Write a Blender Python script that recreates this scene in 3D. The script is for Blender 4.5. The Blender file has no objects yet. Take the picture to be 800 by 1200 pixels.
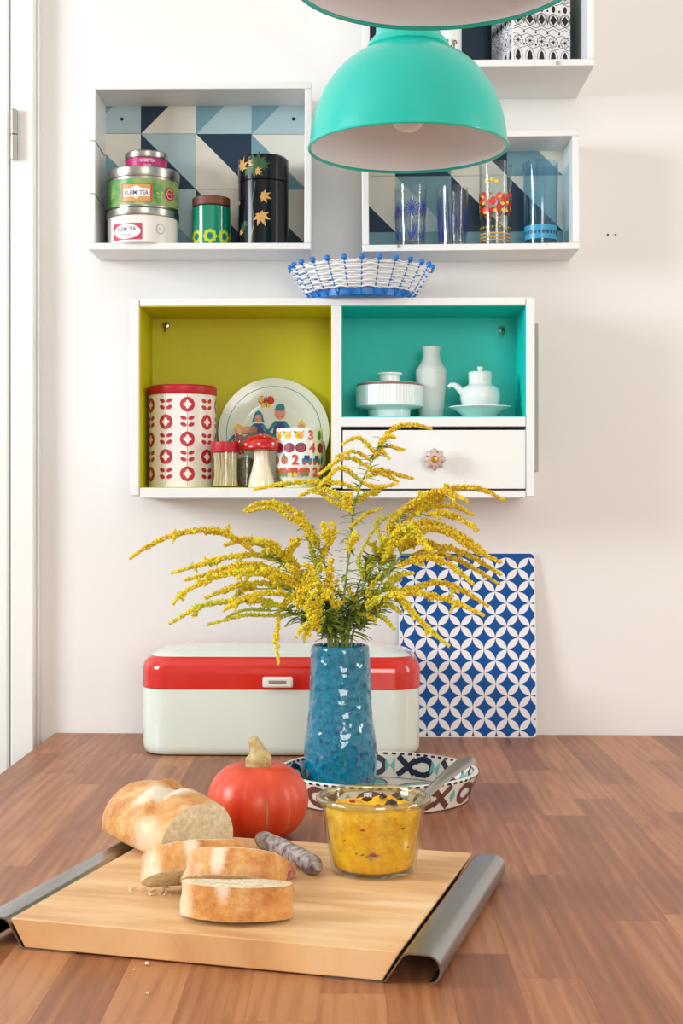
import bpy, bmesh, math, random
from mathutils import Vector, Matrix, noise
R = random.Random(7)
sin, cos, pi, rad = math.sin, math.cos, math.pi, math.radians
SC = bpy.context.scene
COL = SC.collection

# ---------------------------------------------------------------- camera
F = 1667.0                       # focal length in pixels of the 800x1200 frame
DIST, HT, TABLE = 2.34, 0.365, 0.75
CAMZ = TABLE + HT
YAW = math.atan(42 / F)
PPX = 410 - 42
cd = bpy.data.cameras.new('camera'); cam = bpy.data.objects.new('camera', cd); COL.objects.link(cam)
cam.location = (0, -DIST, CAMZ); cam.rotation_euler = (pi/2, 0, YAW)
cd.sensor_fit = 'AUTO'; cd.sensor_width = 36; cd.lens = F*36/1200
cd.shift_x = (400-PPX)/1200; cd.clip_start = .05
SC.camera = cam

def ray(u, v):
    a, b = (u-PPX)/F, (600-v)/F
    return Vector((-sin(YAW)+a*cos(YAW), cos(YAW)+a*sin(YAW), b))
def pt(u, v, y):                 # point of the picture on the upright plane at distance y from the wall
    d = ray(u, v); k = (y+DIST)/d.y
    return Vector((d.x*k, y, CAMZ+d.z*k))
def gd(u, v, z=TABLE):           # point of the picture on a level surface
    d = ray(u, v); k = (z-CAMZ)/d.z
    return Vector((d.x*k, -DIST+d.y*k, z))

# ---------------------------------------------------------------- light
SC.view_settings.view_transform = 'Standard'; SC.view_settings.look = 'None'
SC.view_settings.gamma = 1; SC.view_settings.use_curve_mapping = False
SC.view_settings.exposure = -0.19
w = bpy.data.worlds.new('world'); SC.world = w; w.use_nodes = True
bg = w.node_tree.nodes['Background']; bg.inputs[0].default_value = (1.0, .945, .88, 1); bg.inputs[1].default_value = 1.06
def area(name, loc, target, sx, sy, power, col):
    l = bpy.data.lights.new(name, 'AREA'); l.shape = 'RECTANGLE'; l.size = sx; l.size_y = sy
    l.energy = power; l.color = col
    o = bpy.data.objects.new(name, l); COL.objects.link(o); o.location = loc
    o.rotation_euler = (Vector(target)-Vector(loc)).to_track_quat('-Z', 'Y').to_euler()
    return o
area('window_daylight', (-2.48, -1.45, 1.84), (0, -1.45, 1.84), .95, .80, 74, (.86, .94, 1.0))
area('window_daylight', (2.28, -.95, 1.62), (0, -.95, 1.62), .26, 1.3, 14, (1, .97, .93))
area('window_daylight', (.75, -4.18, 1.62), (.75, 0, 1.62), 1.1, 1.3, 42, (1, .95, .89))

# ---------------------------------------------------------------- materials
def lin(c):
    return tuple(((x/255)/12.92 if x/255 <= .04045 else ((x/255+.055)/1.055)**2.4) for x in c)
def nd(nt, t, **kw):
    n = nt.nodes.new(t)
    for k, v in kw.items(): setattr(n, k, v)
    return n
def setin(n, **kw):
    for k, v in kw.items(): n.inputs[k.replace('_', ' ')].default_value = v
def mat(name, rgb, rough=.5, metal=0, coat=0, bump=0, bscale=60, var=0, vscale=20, spec=.5, sub=0, stretch=(1, 1, 1), rgb2=None, dist=.002):
    m = bpy.data.materials.new(name); m.use_nodes = True; nt = m.node_tree
    b = nt.nodes['Principled BSDF']; c = (*lin(rgb), 1)
    b.inputs['Base Color'].default_value = c; b.inputs['Roughness'].default_value = rough
    b.inputs['Metallic'].default_value = metal; b.inputs['Coat Weight'].default_value = coat
    b.inputs['Coat Roughness'].default_value = .08; b.inputs['Specular IOR Level'].default_value = spec
    if sub: 
        b.inputs['Subsurface Weight'].default_value = sub; b.inputs['Subsurface Scale'].default_value = .01
    tc = nd(nt, 'ShaderNodeTexCoord'); mp = nd(nt, 'ShaderNodeMapping'); mp.inputs['Scale'].default_value = stretch
    nt.links.new(tc.outputs['Object'], mp.inputs[0])
    n1 = nd(nt, 'ShaderNodeTexNoise'); n1.inputs['Scale'].default_value = vscale; n1.inputs['Detail'].default_value = 5
    nt.links.new(mp.outputs[0], n1.inputs['Vector'])
    if var or rgb2:
        r = nd(nt, 'ShaderNodeValToRGB'); e = r.color_ramp.elements
        e[0].position = .3; e[1].position = .7
        if rgb2: e[0].color = c; e[1].color = (*lin(rgb2), 1)
        else:
            e[0].color = (*[x*(1-var) for x in c[:3]], 1); e[1].color = (*[min(1, x*(1+var)) for x in c[:3]], 1)
        nt.links.new(n1.outputs[0], r.inputs[0]); nt.links.new(r.outputs[0], b.inputs['Base Color'])
    if bump:
        n2 = nd(nt, 'ShaderNodeTexNoise'); n2.inputs['Scale'].default_value = bscale; n2.inputs['Detail'].default_value = 4
        nt.links.new(mp.outputs[0], n2.inputs['Vector'])
        bp = nd(nt, 'ShaderNodeBump'); bp.inputs['Strength'].default_value = bump; bp.inputs['Distance'].default_value = dist
        nt.links.new(n2.outputs[0], bp.inputs['Height']); nt.links.new(bp.outputs[0], b.inputs['Normal'])
    return m
def glass(name, rgb=(250, 252, 252), refl=.9, base=.05):
    m = bpy.data.materials.new(name); m.use_nodes = True; nt = m.node_tree
    nt.nodes.remove(nt.nodes['Principled BSDF']); out = nt.nodes['Material Output']
    tr = nd(nt, 'ShaderNodeBsdfTransparent'); tr.inputs[0].default_value = (*lin(rgb), 1)
    gl = nd(nt, 'ShaderNodeBsdfGlossy'); gl.inputs['Roughness'].default_value = .03
    lw = nd(nt, 'ShaderNodeLayerWeight'); lw.inputs['Blend'].default_value = .5
    pw = nd(nt, 'ShaderNodeMath', operation='POWER'); pw.inputs[1].default_value = 4; nt.links.new(lw.outputs['Facing'], pw.inputs[0])
    fr = nd(nt, 'ShaderNodeMath', operation='MULTIPLY_ADD'); fr.inputs[1].default_value = .9*refl; fr.inputs[2].default_value = base; nt.links.new(pw.outputs[0], fr.inputs[0])
    mx = nd(nt, 'ShaderNodeMixShader')
    nt.links.new(fr.outputs[0], mx.inputs[0]); nt.links.new(tr.outputs[0], mx.inputs[1]); nt.links.new(gl.outputs[0], mx.inputs[2])
    nt.links.new(mx.outputs[0], out.inputs[0]); return m

M = {}
M['wall'] = mat('wall_paint', (236, 233, 230), .75, bump=.2, bscale=30, dist=.002, spec=.25)
M['ceil'] = mat('ceiling_paint', (236, 235, 232), .8)
M['floor'] = mat('floor_boards', (150, 115, 85), .5, var=.2, stretch=(1, 8, 1))
M['white'] = mat('white_painted_wood', (235, 236, 235), .42, bump=.12, bscale=90, var=.03, vscale=6)
M['doorw'] = mat('door_enamel', (240, 240, 236), .35)
M['steel'] = mat('steel', (176, 172, 166), .28, 1, bump=.05, bscale=200)
M['nickel'] = mat('brushed_steel', (158, 160, 160), .27, 1, bump=.03, bscale=30, stretch=(30, 1, 1), var=.06, vscale=10)
M['dark'] = mat('dark_metal', (40, 38, 36), .5, .6)  # dark grey metal for screws, screw holes, hanging loop and base edge
M['teal_enamel'] = mat('turquoise_enamel', (18, 190, 172), .33, coat=.2)
M['lining'] = mat('white_enamel', (248, 247, 250), .38)
M['bulb'] = mat('frosted_bulb', (240, 238, 232), .25)
M['navy'] = mat('print_navy', (0, 44, 72), .55); M['midteal'] = mat('print_mid_teal', (118, 160, 174), .55)
M['pale'] = mat('print_pale_blue', (176, 201, 208), .55); M['cream'] = mat('print_cream', (232, 228, 216), .55)
M['lime'] = mat('lime_paint', (206, 202, 2), .55, bump=.1, bscale=50, stretch=(8, 1, 1))
M['teal'] = mat('turquoise_paint', (0, 212, 200), .5, bump=.1, bscale=50, stretch=(8, 1, 1))
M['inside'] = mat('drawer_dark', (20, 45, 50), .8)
M['china'] = mat('white_china', (232, 240, 238), .15, coat=.3)
M['bisque'] = mat('bisque_china', (226, 232, 228), .55, bump=.6, bscale=70, dist=.002)
M['red'] = mat('red_gloss', (196, 14, 24), .22, coat=.3)
M['redprint'] = mat('red_print', (186, 16, 42), .4)
M['tinwhite'] = mat('white_tin', (238, 232, 226), .3)
M['bluepl'] = mat('blue_plastic', (20, 120, 205), .35); M['whitepl'] = mat('white_plastic', (240, 240, 238), .35)
M['mint'] = mat('pale_mint_enamel', (222, 232, 222), .16, coat=.5)
M['redenamel'] = mat('red_enamel', (208, 34, 22), .16, coat=.5)
M['blueprint'] = mat('blue_print', (6, 80, 152), .6, spec=.2); M['whiteprint'] = mat('white_print', (236, 234, 236), .5, spec=.3)
M['black'] = mat('black_lacquer', (4, 7, 16), .2, coat=.1, spec=.3)
M['gold'] = mat('gold_print', (206, 158, 88), .4); M['leafgreen'] = mat('green_print', (38, 84, 40), .4)
M['jade'] = mat('jade_glaze', (8, 132, 104), .15, coat=.4); M['limep'] = mat('lime_print', (190, 206, 20), .4)
M['bluep2'] = mat('petrol_print', (8, 90, 120), .4)
M['brownlid'] = mat('brown_wood_lid', (112, 62, 40), .5, var=.2, stretch=(1, 1, 6))
M['magenta'] = mat('magenta_print', (190, 24, 110), .35); M['pinkp'] = mat('rose_print', (196, 60, 98), .4)
M['green2'] = mat('tin_green', (22, 142, 70), .35, rgb2=(170, 180, 110), vscale=60); M['ink'] = mat('dark_ink', (44, 44, 66), .5)
M['greyprint'] = mat('grey_print', (190, 186, 170), .5)
M['pine'] = None
def wood(name, c1, c2, c3, rough, across, along, ring=.5, rnd=True, bump=.15, rnd_amt=.5, coat=0, vary=1, soft=1):
    m = bpy.data.materials.new(name); m.use_nodes = True; nt = m.node_tree; L = nt.links.new
    b = nt.nodes['Principled BSDF']; b.inputs['Roughness'].default_value = rough; b.inputs['Coat Weight'].default_value = coat
    tc = nd(nt, 'ShaderNodeTexCoord'); oi = nd(nt, 'ShaderNodeObjectInfo')
    mul = nd(nt, 'ShaderNodeMath', operation='MULTIPLY'); mul.inputs[1].default_value = 37.0; L(oi.outputs['Random'], mul.inputs[0])
    cx = nd(nt, 'ShaderNodeCombineXYZ'); 
    for i in range(3): L(mul.outputs[0], cx.inputs[i])
    ad = nd(nt, 'ShaderNodeVectorMath', operation='ADD'); L(tc.outputs['Object'], ad.inputs[0]); L(cx.outputs[0], ad.inputs[1])
    mp = nd(nt, 'ShaderNodeMapping'); mp.inputs['Scale'].default_value = (across, along, across); L(ad.outputs[0], mp.inputs[0])
    n = nd(nt, 'ShaderNodeTexNoise'); setin(n, Scale=1.0, Detail=8, Roughness=.62, Distortion=.8); L(mp.outputs[0], n.inputs['Vector'])
    mp2 = nd(nt, 'ShaderNodeMapping'); mp2.inputs['Scale'].default_value = (across*5, along*2.2, across*5); L(ad.outputs[0], mp2.inputs[0])
    n2 = nd(nt, 'ShaderNodeTexNoise'); setin(n2, Scale=1.0, Detail=4, Roughness=.6); L(mp2.outputs[0], n2.inputs['Vector'])
    wv = nd(nt, 'ShaderNodeTexWave', wave_type='BANDS', bands_direction='X'); setin(wv, Scale=.55, Distortion=7, Detail=3); wv.inputs['Detail Scale'].default_value = 1.1
    L(mp.outputs[0], wv.inputs['Vector'])
    a0 = nd(nt, 'ShaderNodeMath', operation='MULTIPLY_ADD'); L(n.outputs[0], a0.inputs[0]); a0.inputs[1].default_value = soft; a0.inputs[2].default_value = .5*(1-soft)
    a1 = nd(nt, 'ShaderNodeMath', operation='MULTIPLY_ADD'); L(wv.outputs['Fac'], a1.inputs[0]); a1.inputs[1].default_value = .22*ring; L(a0.outputs[0], a1.inputs[2])
    a2 = nd(nt, 'ShaderNodeMath', operation='MULTIPLY_ADD'); L(n2.outputs[0], a2.inputs[0]); a2.inputs[1].default_value = .35; L(a1.outputs[0], a2.inputs[2])
    a3 = nd(nt, 'ShaderNodeMath', operation='MULTIPLY_ADD'); L(oi.outputs['Random'], a3.inputs[0]); a3.inputs[1].default_value = rnd_amt if rnd else 0; L(a2.outputs[0], a3.inputs[2])
    r = nd(nt, 'ShaderNodeValToRGB'); e = r.color_ramp.elements
    e[0].position = .48; e[0].color = (*lin(c1), 1); e[1].position = 1.25 if rnd else 1.0; e[1].color = (*lin(c3), 1)
    k = e.new(.78 if rnd else .72); k.color = (*lin(c2), 1); e[-1].position = 1.0
    L(a3.outputs[0], r.inputs[0]); L(r.outputs[0], b.inputs['Base Color'])
    bp = nd(nt, 'ShaderNodeBump'); bp.inputs['Strength'].default_value = bump; bp.inputs['Distance'].default_value = .0006
    L(n2.outputs[0], bp.inputs['Height']); L(bp.outputs[0], b.inputs['Normal'])
    return m
M['stave'] = wood('stained_oak', (106, 61, 38), (146, 88, 54), (180, 121, 78), .40, 42, 3.2, rnd_amt=.30, ring=.4, soft=.6)
M['pine'] = wood('maple_board', (200, 146, 94), (224, 178, 124), (238, 204, 160), .45, 3.2, 24, ring=.6, rnd=False)
M['tablebody'] = mat('table_body', (120, 78, 56), .5, var=.15)
M['sausage'] = mat('sausage_mould', (74, 44, 44), .7, bump=1, bscale=140, rgb2=(190, 178, 172), vscale=130, dist=.002)
M['sausagecut'] = mat('sausage_cut', (150, 50, 40), .5, rgb2=(220, 170, 150), vscale=200)
M['petal'] = [mat('goldenrod_yellow', (240, 214, 30), .6), mat('goldenrod_gold', (226, 188, 22), .6), mat('goldenrod_lime', (192, 200, 56), .6), mat('goldenrod_ochre', (206, 160, 40), .6)]
M['stem'] = mat('green_stem', (142, 156, 78), .6); M['leaf'] = mat('green_leaf', (96, 130, 56), .5, var=.3, vscale=60); M['leafl'] = mat('light_leaf', (160, 182, 72), .5)
M['glass'] = glass('clear_glass'); M['glassblue'] = glass('blue_tint_glass', (226, 243, 250)); M['jarglass'] = glass('jar_glass', (250, 251, 242), .95, .05)
M['cork'] = mat('cork', (176, 128, 92), .8, var=.2, vscale=120)
M['tooth'] = mat('toothpick_wood', (250, 226, 178), .6, var=.15)
M['brass'] = mat('brass', (190, 140, 60), .3, 1)
M['kraft'] = mat('ceramic_white', (232, 226, 214), .25, coat=.2)
M['yellowp'] = mat('p_yellow', (240, 200, 30), .4); M['plum'] = mat('p_plum', (120, 40, 70), .4); M['redp'] = mat('p_red', (216, 62, 44), .4)
M['tealp'] = mat('p_teal', (20, 130, 150), .4); M['greenp'] = mat('p_green', (90, 140, 50), .4); M['skin'] = mat('p_skin', (226, 150, 130), .4)
M['navyp'] = mat('p_blue', (40, 60, 130), .4); M['turq'] = mat('p_turq', (110, 190, 180), .4); M['brownp'] = mat('p_brown', (110, 66, 60), .35)
M['indigo'] = mat('p_indigo', (36, 38, 62), .3); M['blackp'] = mat('p_black', (14, 14, 16), .4); M['cobalt'] = mat('p_cobalt', (30, 60, 170), .3)
M['cyanp'] = mat('p_cyan', (60, 160, 200), .3)

# ---------------------------------------------------------------- object helpers
def tag(o, label=None, cat=None, group=None, kind=None):
    if label: o['label'] = label
    if cat: o['category'] = cat
    if group: o['group'] = group
    if kind: o['kind'] = kind
    return o
def thing(name, label, cat, loc=(0, 0, 0), rz=0, group=None):
    o = bpy.data.objects.new(name, None); COL.objects.link(o); o.location = loc; o.rotation_euler = (0, 0, rz)
    o.empty_display_size = .03
    return tag(o, label, cat, group)
class G:
    def __init__(s): s.v = []; s.f = []; s.m = []
    def add(s, vs, fs, m=0, T=None):
        n = len(s.v)
        s.v += [tuple(T @ Vector(p)) if T else tuple(p) for p in vs]
        s.f += [tuple(i+n for i in f) for f in fs]; s.m += [m]*len(fs); return s
    def box(s, x0, x1, y0, y1, z0, z1, m=0, T=None):
        vs = [(x, y, z) for z in (z0, z1) for y in (y0, y1) for x in (x0, x1)]
        return s.add(vs, [(0, 2, 3, 1), (4, 5, 7, 6), (0, 1, 5, 4), (2, 6, 7, 3), (0, 4, 6, 2), (1, 3, 7, 5)], m, T)
    def lathe(s, prof, n=48, m=0, c=(0, 0, 0), T=None, rfn=None):
        vs = []; fs = []
        for r, z in prof:
            for i in range(n):
                a = 2*pi*i/n; rr = r*(rfn(a, z) if rfn else 1)
                vs.append((c[0]+rr*cos(a), c[1]+rr*sin(a), c[2]+z))
        for j in range(len(prof)-1):
            for i in range(n):
                k = (i+1) % n
                fs.append((j*n+i, j*n+k, (j+1)*n+k, (j+1)*n+i))
        return s.add(vs, fs, m, T)
    def tube(s, pts, r, n=8, m=0, closed=False, T=None, cap=True):
        pts = [Vector(p) for p in pts]; k = len(pts); vs = []; fs = []; prev = None
        for i, p in enumerate(pts):
            d = (pts[(i+1) % k]-pts[i-1]) if closed else (pts[min(i+1, k-1)]-pts[max(i-1, 0)])
            d.normalize()
            if prev is None: u = d.orthogonal().normalized()
            else:
                u = prev - d*prev.dot(d)
                u = u.normalized() if u.length > 1e-6 else d.orthogonal().normalized()
            prev = u; w_ = d.cross(u); rr = r[i] if isinstance(r, (list, tuple)) else r
            for j in range(n):
                a = 2*pi*j/n; vs.append(p+u*rr*cos(a)+w_*rr*sin(a))
        rng = k if closed else k-1
        for i in range(rng):
            for j in range(n):
                q = (i+1) % k; l = (j+1) % n
                fs.append((i*n+j, i*n+l, q*n+l, q*n+j))
        if cap and not closed: fs += [tuple(range(n))[::-1], tuple((k-1)*n+j for j in range(n))]
        return s.add(vs, fs, m, T)
    def prism(s, out, y0, y1, m=0, T=None, mside=None):    # outline in x,z ; thickness along y
        n = len(out); vs = [(x, y0, z) for x, z in out]+[(x, y1, z) for x, z in out]
        s.add(vs, [tuple(range(n)), tuple(range(2*n-1, n-1, -1))], m, T)
        n0 = len(s.v)-2*n
        for i in range(n):
            s.f.append((n0+i, n0+n+i, n0+n+(i+1) % n, n0+(i+1) % n)); s.m.append(m if mside is None else mside)
        return s
    def build(s, name, mats, parent=None, smooth=35, bevel=0, seg=2, subsurf=0, loc=None, kind=None):
        me = bpy.data.meshes.new(name); me.from_pydata(s.v, [], s.f)
        if not isinstance(mats, (list, tuple)): mats = [mats]
        for m in mats: me.materials.append(m)
        if len(mats) > 1: me.polygons.foreach_set('material_index', s.m)
        bm = bmesh.new(); bm.from_mesh(me); bmesh.ops.recalc_face_normals(bm, faces=bm.faces); bm.to_mesh(me); bm.free()
        if smooth:
            me.polygons.foreach_set('use_smooth', [True]*len(me.polygons))
            if smooth < 180: me.set_sharp_from_angle(angle=rad(smooth))
        o = bpy.data.objects.new(name, me); COL.objects.link(o)
        if parent: o.parent = parent
        if loc is not None: o.location = loc
        if bevel:
            b = o.modifiers.new('bevel', 'BEVEL'); b.width = bevel; b.segments = seg; b.limit_method = 'ANGLE'; b.angle_limit = rad(40)
        if subsurf:
            b = o.modifiers.new('sub', 'SUBSURF'); b.levels = subsurf; b.render_levels = subsurf
        if kind: o['kind'] = kind
        return o
def copy_tree(o, parent=None):
    c = o.copy(); COL.objects.link(c); c.parent = parent
    for ch in o.children: copy_tree(ch, c)
    return c
def ell(cx, cz, a, b, n=16, rot=0):
    return [(cx+a*cos(t)*cos(rot)-b*sin(t)*sin(rot), cz+a*cos(t)*sin(rot)+b*sin(t)*cos(rot)) for t in [2*pi*i/n for i in range(n)]]
def rect(x0, x1, z0, z1): return [(x0, z0), (x1, z0), (x1, z1), (x0, z1)]
class Print:
    """flat print: coloured shapes in (s,t), later laid on a surface"""
    def __init__(s): s.p = []; s.mats = []
    def mi(s, m):
        if m not in s.mats: s.mats.append(m)
        return s.mats.index(m)
    def poly(s, pts, m, layer=0): s.p.append(([pts], [tuple(range(len(pts)))], s.mi(m), layer)); return s
    def tri(s, vs, fs, m, layer=0): s.p.append(([vs], fs, s.mi(m), layer)); return s
    def ring(s, cx, cz, a, b, th, m, layer=0, n=20, rot=0, t0=0, t1=2*pi):
        o = []; 
        for i in range(n+1):
            t = t0+(t1-t0)*i/n
            for k in (1, 0):
                A = a-(th if k == 0 else 0); B = b-(th if k == 0 else 0)
                o.append((cx+A*cos(t)*cos(rot)-B*sin(t)*sin(rot), cz+A*cos(t)*sin(rot)+B*sin(t)*cos(rot)))
        s.p.append(([o], [(2*i, 2*i+1, 2*i+3, 2*i+2) for i in range(n)], s.mi(m), layer)); return s
    def line(s, pts, w_, m, layer=0):
        o = []
        for i, p in enumerate(pts):
            a = Vector(pts[max(i-1, 0)]); b = Vector(pts[min(i+1, len(pts)-1)]); d = (b-a).normalized(); q = Vector((-d.y, d.x))*w_/2
            o += [(p[0]+q.x, p[1]+q.y), (p[0]-q.x, p[1]-q.y)]
        s.p.append(([o], [(2*i, 2*i+1, 2*i+3, 2*i+2) for i in range(len(pts)-1)], s.mi(m), layer)); return s
    def text(s, body, cx, cz, h, m, layer=1, width=None, bold=0):
        cu = bpy.data.curves.new('t', 'FONT'); cu.body = body; cu.size = 1; cu.align_x = 'CENTER'; cu.offset = bold; cu.resolution_u = 3
        ob = bpy.data.objects.new('t', cu); me = bpy.data.meshes.new_from_object(ob)
        xs = [v.co.x for v in me.vertices]; zs = [v.co.y for v in me.vertices]
        x0, x1, z0, z1 = min(xs), max(xs), min(zs), max(zs); kz = h/(z1-z0); kx = (width/(x1-x0)) if width else kz
        vs = [(cx+(v.co.x-(x0+x1)/2)*kx, cz+(v.co.y-(z0+z1)/2)*kz) for v in me.vertices]
        s.p.append(([vs], [tuple(p.vertices) for p in me.polygons], s.mi(m), layer))
        bpy.data.objects.remove(ob); bpy.data.curves.remove(cu); bpy.data.meshes.remove(me); return s
    def build(s, name, fn, parent=None, step=0, clip=None, eps=.00012):
        bm = bmesh.new()
        for (vv, fs, mi, ly) in s.p:
            vs = [bm.verts.new((p[0], ly, p[1])) for p in vv[0]]
            for f in fs:
                try: fc = bm.faces.new([vs[i] for i in f]); fc.material_index = mi
                except ValueError: pass
        def cut(co, no, **k): bmesh.ops.bisect_plane(bm, geom=bm.verts[:]+bm.edges[:]+bm.faces[:], plane_co=co, plane_no=no, **k)
        if clip:
            cut((clip[0], 0, 0), (1, 0, 0), clear_inner=True); cut((clip[1], 0, 0), (1, 0, 0), clear_outer=True)
            cut((0, 0, clip[2]), (0, 0, 1), clear_inner=True); cut((0, 0, clip[3]), (0, 0, 1), clear_outer=True)
        if step:
            xs = [v.co.x for v in bm.verts]; k = math.ceil(min(xs)/step)
            while k*step < max(xs): cut((k*step, 0, 0), (1, 0, 0)); k += 1
        for v in bm.verts: v.co = fn(v.co.x, v.co.z, (v.co.y+1)*eps)
        me = bpy.data.meshes.new(name); bm.to_mesh(me); bm.free()
        for m in s.mats: me.materials.append(m)
        o = bpy.data.objects.new(name, me); COL.objects.link(o)
        if parent: o.parent = parent
        return o
def cyl(r0, r1=None, h=1, inside=False, a0=0):     # wrap print around an upright cylinder / cone; s=0 faces the camera
    r1 = r0 if r1 is None else r1
    def fn(s, t, e):
        r = r0+(r1-r0)*t/h; a = s/max(r0, r1)+a0; r = r-e if inside else r+e
        return Vector((r*sin(a), -r*cos(a), t))
    return fn
def flat(y): return lambda s, t, e: Vector((s, y-e, t))
def wpath(pts, n=8):             # smooth path through points (Catmull-Rom)
    P = [Vector(p) for p in pts]; P = [P[0]*2-P[1]]+P+[P[-1]*2-P[-2]]; o = []
    for i in range(1, len(P)-2):
        for k in range(n):
            t = k/n; a, b, c, d = P[i-1:i+3]
            o.append(.5*((2*b)+(c-a)*t+(2*a-5*b+4*c-d)*t*t+(3*b-a-3*c+d)*t**3))
    o.append(P[-2]); return o

# ---------------------------------------------------------------- setting
X0, X1, YF, ZC = -2.5, 2.3, -4.2, 2.9
def struct(g, name, m, **k):
    o = g.build(name, m, **k); o['kind'] = 'structure'; return o
struct(G().box(X0-.1, X1+.1, 0, .1, 0, ZC), 'wall_back', M['wall'])
g = G(); wy0, wy1, wz0, wz1 = -1.98, -.92, 1.39, 2.29
g.box(X0-.1, X0, YF, wy0, 0, ZC).box(X0-.1, X0, wy1, 0, 0, ZC).box(X0-.1, X0, wy0, wy1, 0, wz0).box(X0-.1, X0, wy0, wy1, wz1, ZC)
struct(g, 'wall_left', M['wall'])
g = G(); vy0, vy1, vz0, vz1 = -1.15, -.75, .92, 2.32
g.box(X1, X1+.1, YF, vy0, 0, ZC).box(X1, X1+.1, vy1, 0, 0, ZC).box(X1, X1+.1, vy0, vy1, 0, vz0).box(X1, X1+.1, vy0, vy1, vz1, ZC)
struct(g, 'wall_right', M['wall'])
g = G(); ux0, ux1, uz0, uz1 = .15, 1.35, .92, 2.32
g.box(X0-.1, ux0, YF-.1, YF, 0, ZC).box(ux1, X1+.1, YF-.1, YF, 0, ZC).box(ux0, ux1, YF-.1, YF, 0, uz0).box(ux0, ux1, YF-.1, YF, uz1, ZC)
struct(g, 'wall_front', M['wall'])
wt = bpy.data.objects.new('window_3', None); COL.objects.link(wt); wt.location = (0, YF-.07, 0); wt['kind'] = 'structure'; g = G()
for (a, b, c, d) in ((ux0, ux0+.05, uz0, uz1), (ux1-.05, ux1, uz0, uz1), (ux0, ux1, uz0, uz0+.05), (ux0, ux1, uz1-.05, uz1), ((ux0+ux1)/2-.025, (ux0+ux1)/2+.025, uz0, uz1)): g.box(a, b, -.02, .02, c, d)
g.build('window_frame', M['doorw'], wt); G().box(ux0+.05, ux1-.05, -.003, .003, uz0+.05, uz1-.05).build('pane', M['glass'], wt)
struct(G().box(X0-.1, X1+.1, YF, .1, -.05, 0), 'floor', M['floor'])
struct(G().box(X0-.1, X1+.1, YF, .1, ZC, ZC+.05), 'ceiling', M['ceil'])
def window(name, x, y0, y1, z0, z1):
    wt = bpy.data.objects.new(name, None); COL.objects.link(wt); wt.location = (x, 0, 0); wt['kind'] = 'structure'
    g = G()
    for (a, b, c, d) in ((y0, y0+.05, z0, z1), (y1-.05, y1, z0, z1), (y0, y1, z0, z0+.05), (y0, y1, z1-.05, z1), ((y0+y1)/2-.025, (y0+y1)/2+.025, z0, z1)):
        g.box(-.02, .02, a, b, c, d)
    g.build('window_frame', M['doorw'], wt); G().box(-.003, .003, y0+.05, y1-.05, z0+.05, z1-.05).build('pane', M['glass'], wt)
window('window_1', X0-.07, wy0, wy1, wz0, wz1); window('window_2', X1+.07, vy0, vy1, vz0, vz1)
bl = pt(47, 600, 0).x
def skirting(name, x0, x1): struct(G().box(x0, x1, -.016, 0, 0, .09), name, M['doorw'], bevel=.004)
skirting('baseboard_back', bl+.01, X1)
# door frame and door leaf at the left
a0 = pt(11, 600, -.03).x; a1 = pt(40, 600, -.03).x; a2 = pt(46, 600, -.012).x
t1 = bpy.data.objects.new('trim_1', None); COL.objects.link(t1); t1['kind'] = 'structure'; t1.location = (a1, 0, 0)
DW = .86
g = G().box(a0-a1+.0015, 0, -.03, 0, 0, 2.16); g.build('door_jamb', M['doorw'], t1, bevel=.003)
G().box(.0, a2-a1, -.014, 0, 0, 2.2).build('moulding', M['doorw'], t1, bevel=.004)
G().box(-DW-.12, a2-a1, -.034, 0, 2.16, 2.26).build('head_casing', M['doorw'], t1, bevel=.003)
d1 = bpy.data.objects.new('door_1', None); COL.objects.link(d1); d1['kind'] = 'structure'; d1.location = (a0-.002, 0, 0)
G().box(-DW, 0, -.026, 0, .01, 2.155).build('door_leaf', M['doorw'], d1, bevel=.004)
for (z0, z1) in ((.2, .9), (1.05, 1.98)):
    G().box(-DW+.14, -.16, -.03, -.026, z0, z1).build('door_panel', M['doorw'], d1, bevel=.003)
hc = pt(16.5, 157, -.036); hz0 = pt(16.5, 187, -.036).z; hz1 = pt(16.5, 128, -.036).z
hg = thing('door_hinge', 'cylindrical steel door hinge on the white door frame at far left', 'hinge', (hc.x, -.037, hz0))
hh = hz1-hz0
G().lathe([(0, 0), (.0062, 0), (.0062, hh*.48), (0, hh*.48)], 20).build('lower_knuckle', M['steel'], hg)
G().lathe([(0, hh*.5), (.0062, hh*.5), (.0062, hh*.97), (.004, hh), (0, hh)], 20).build('upper_knuckle', M['steel'], hg)
G().box(-.009, -.002, .0015, .006, .002, hh-.002).build('hinge_leaf', M['steel'], hg)
for u, v in ((712, 275), (721, 275)):
    p = pt(u, v, -.001); g = G(); g.lathe([(0, 0), (.0016, 0), (.0012, .0008)], 10, T=Matrix.Translation(p) @ Matrix.Rotation(pi/2, 4, 'X'))
    o = g.build('screw_hole', M['dark'], bpy.data.objects['wall_back'])

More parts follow.
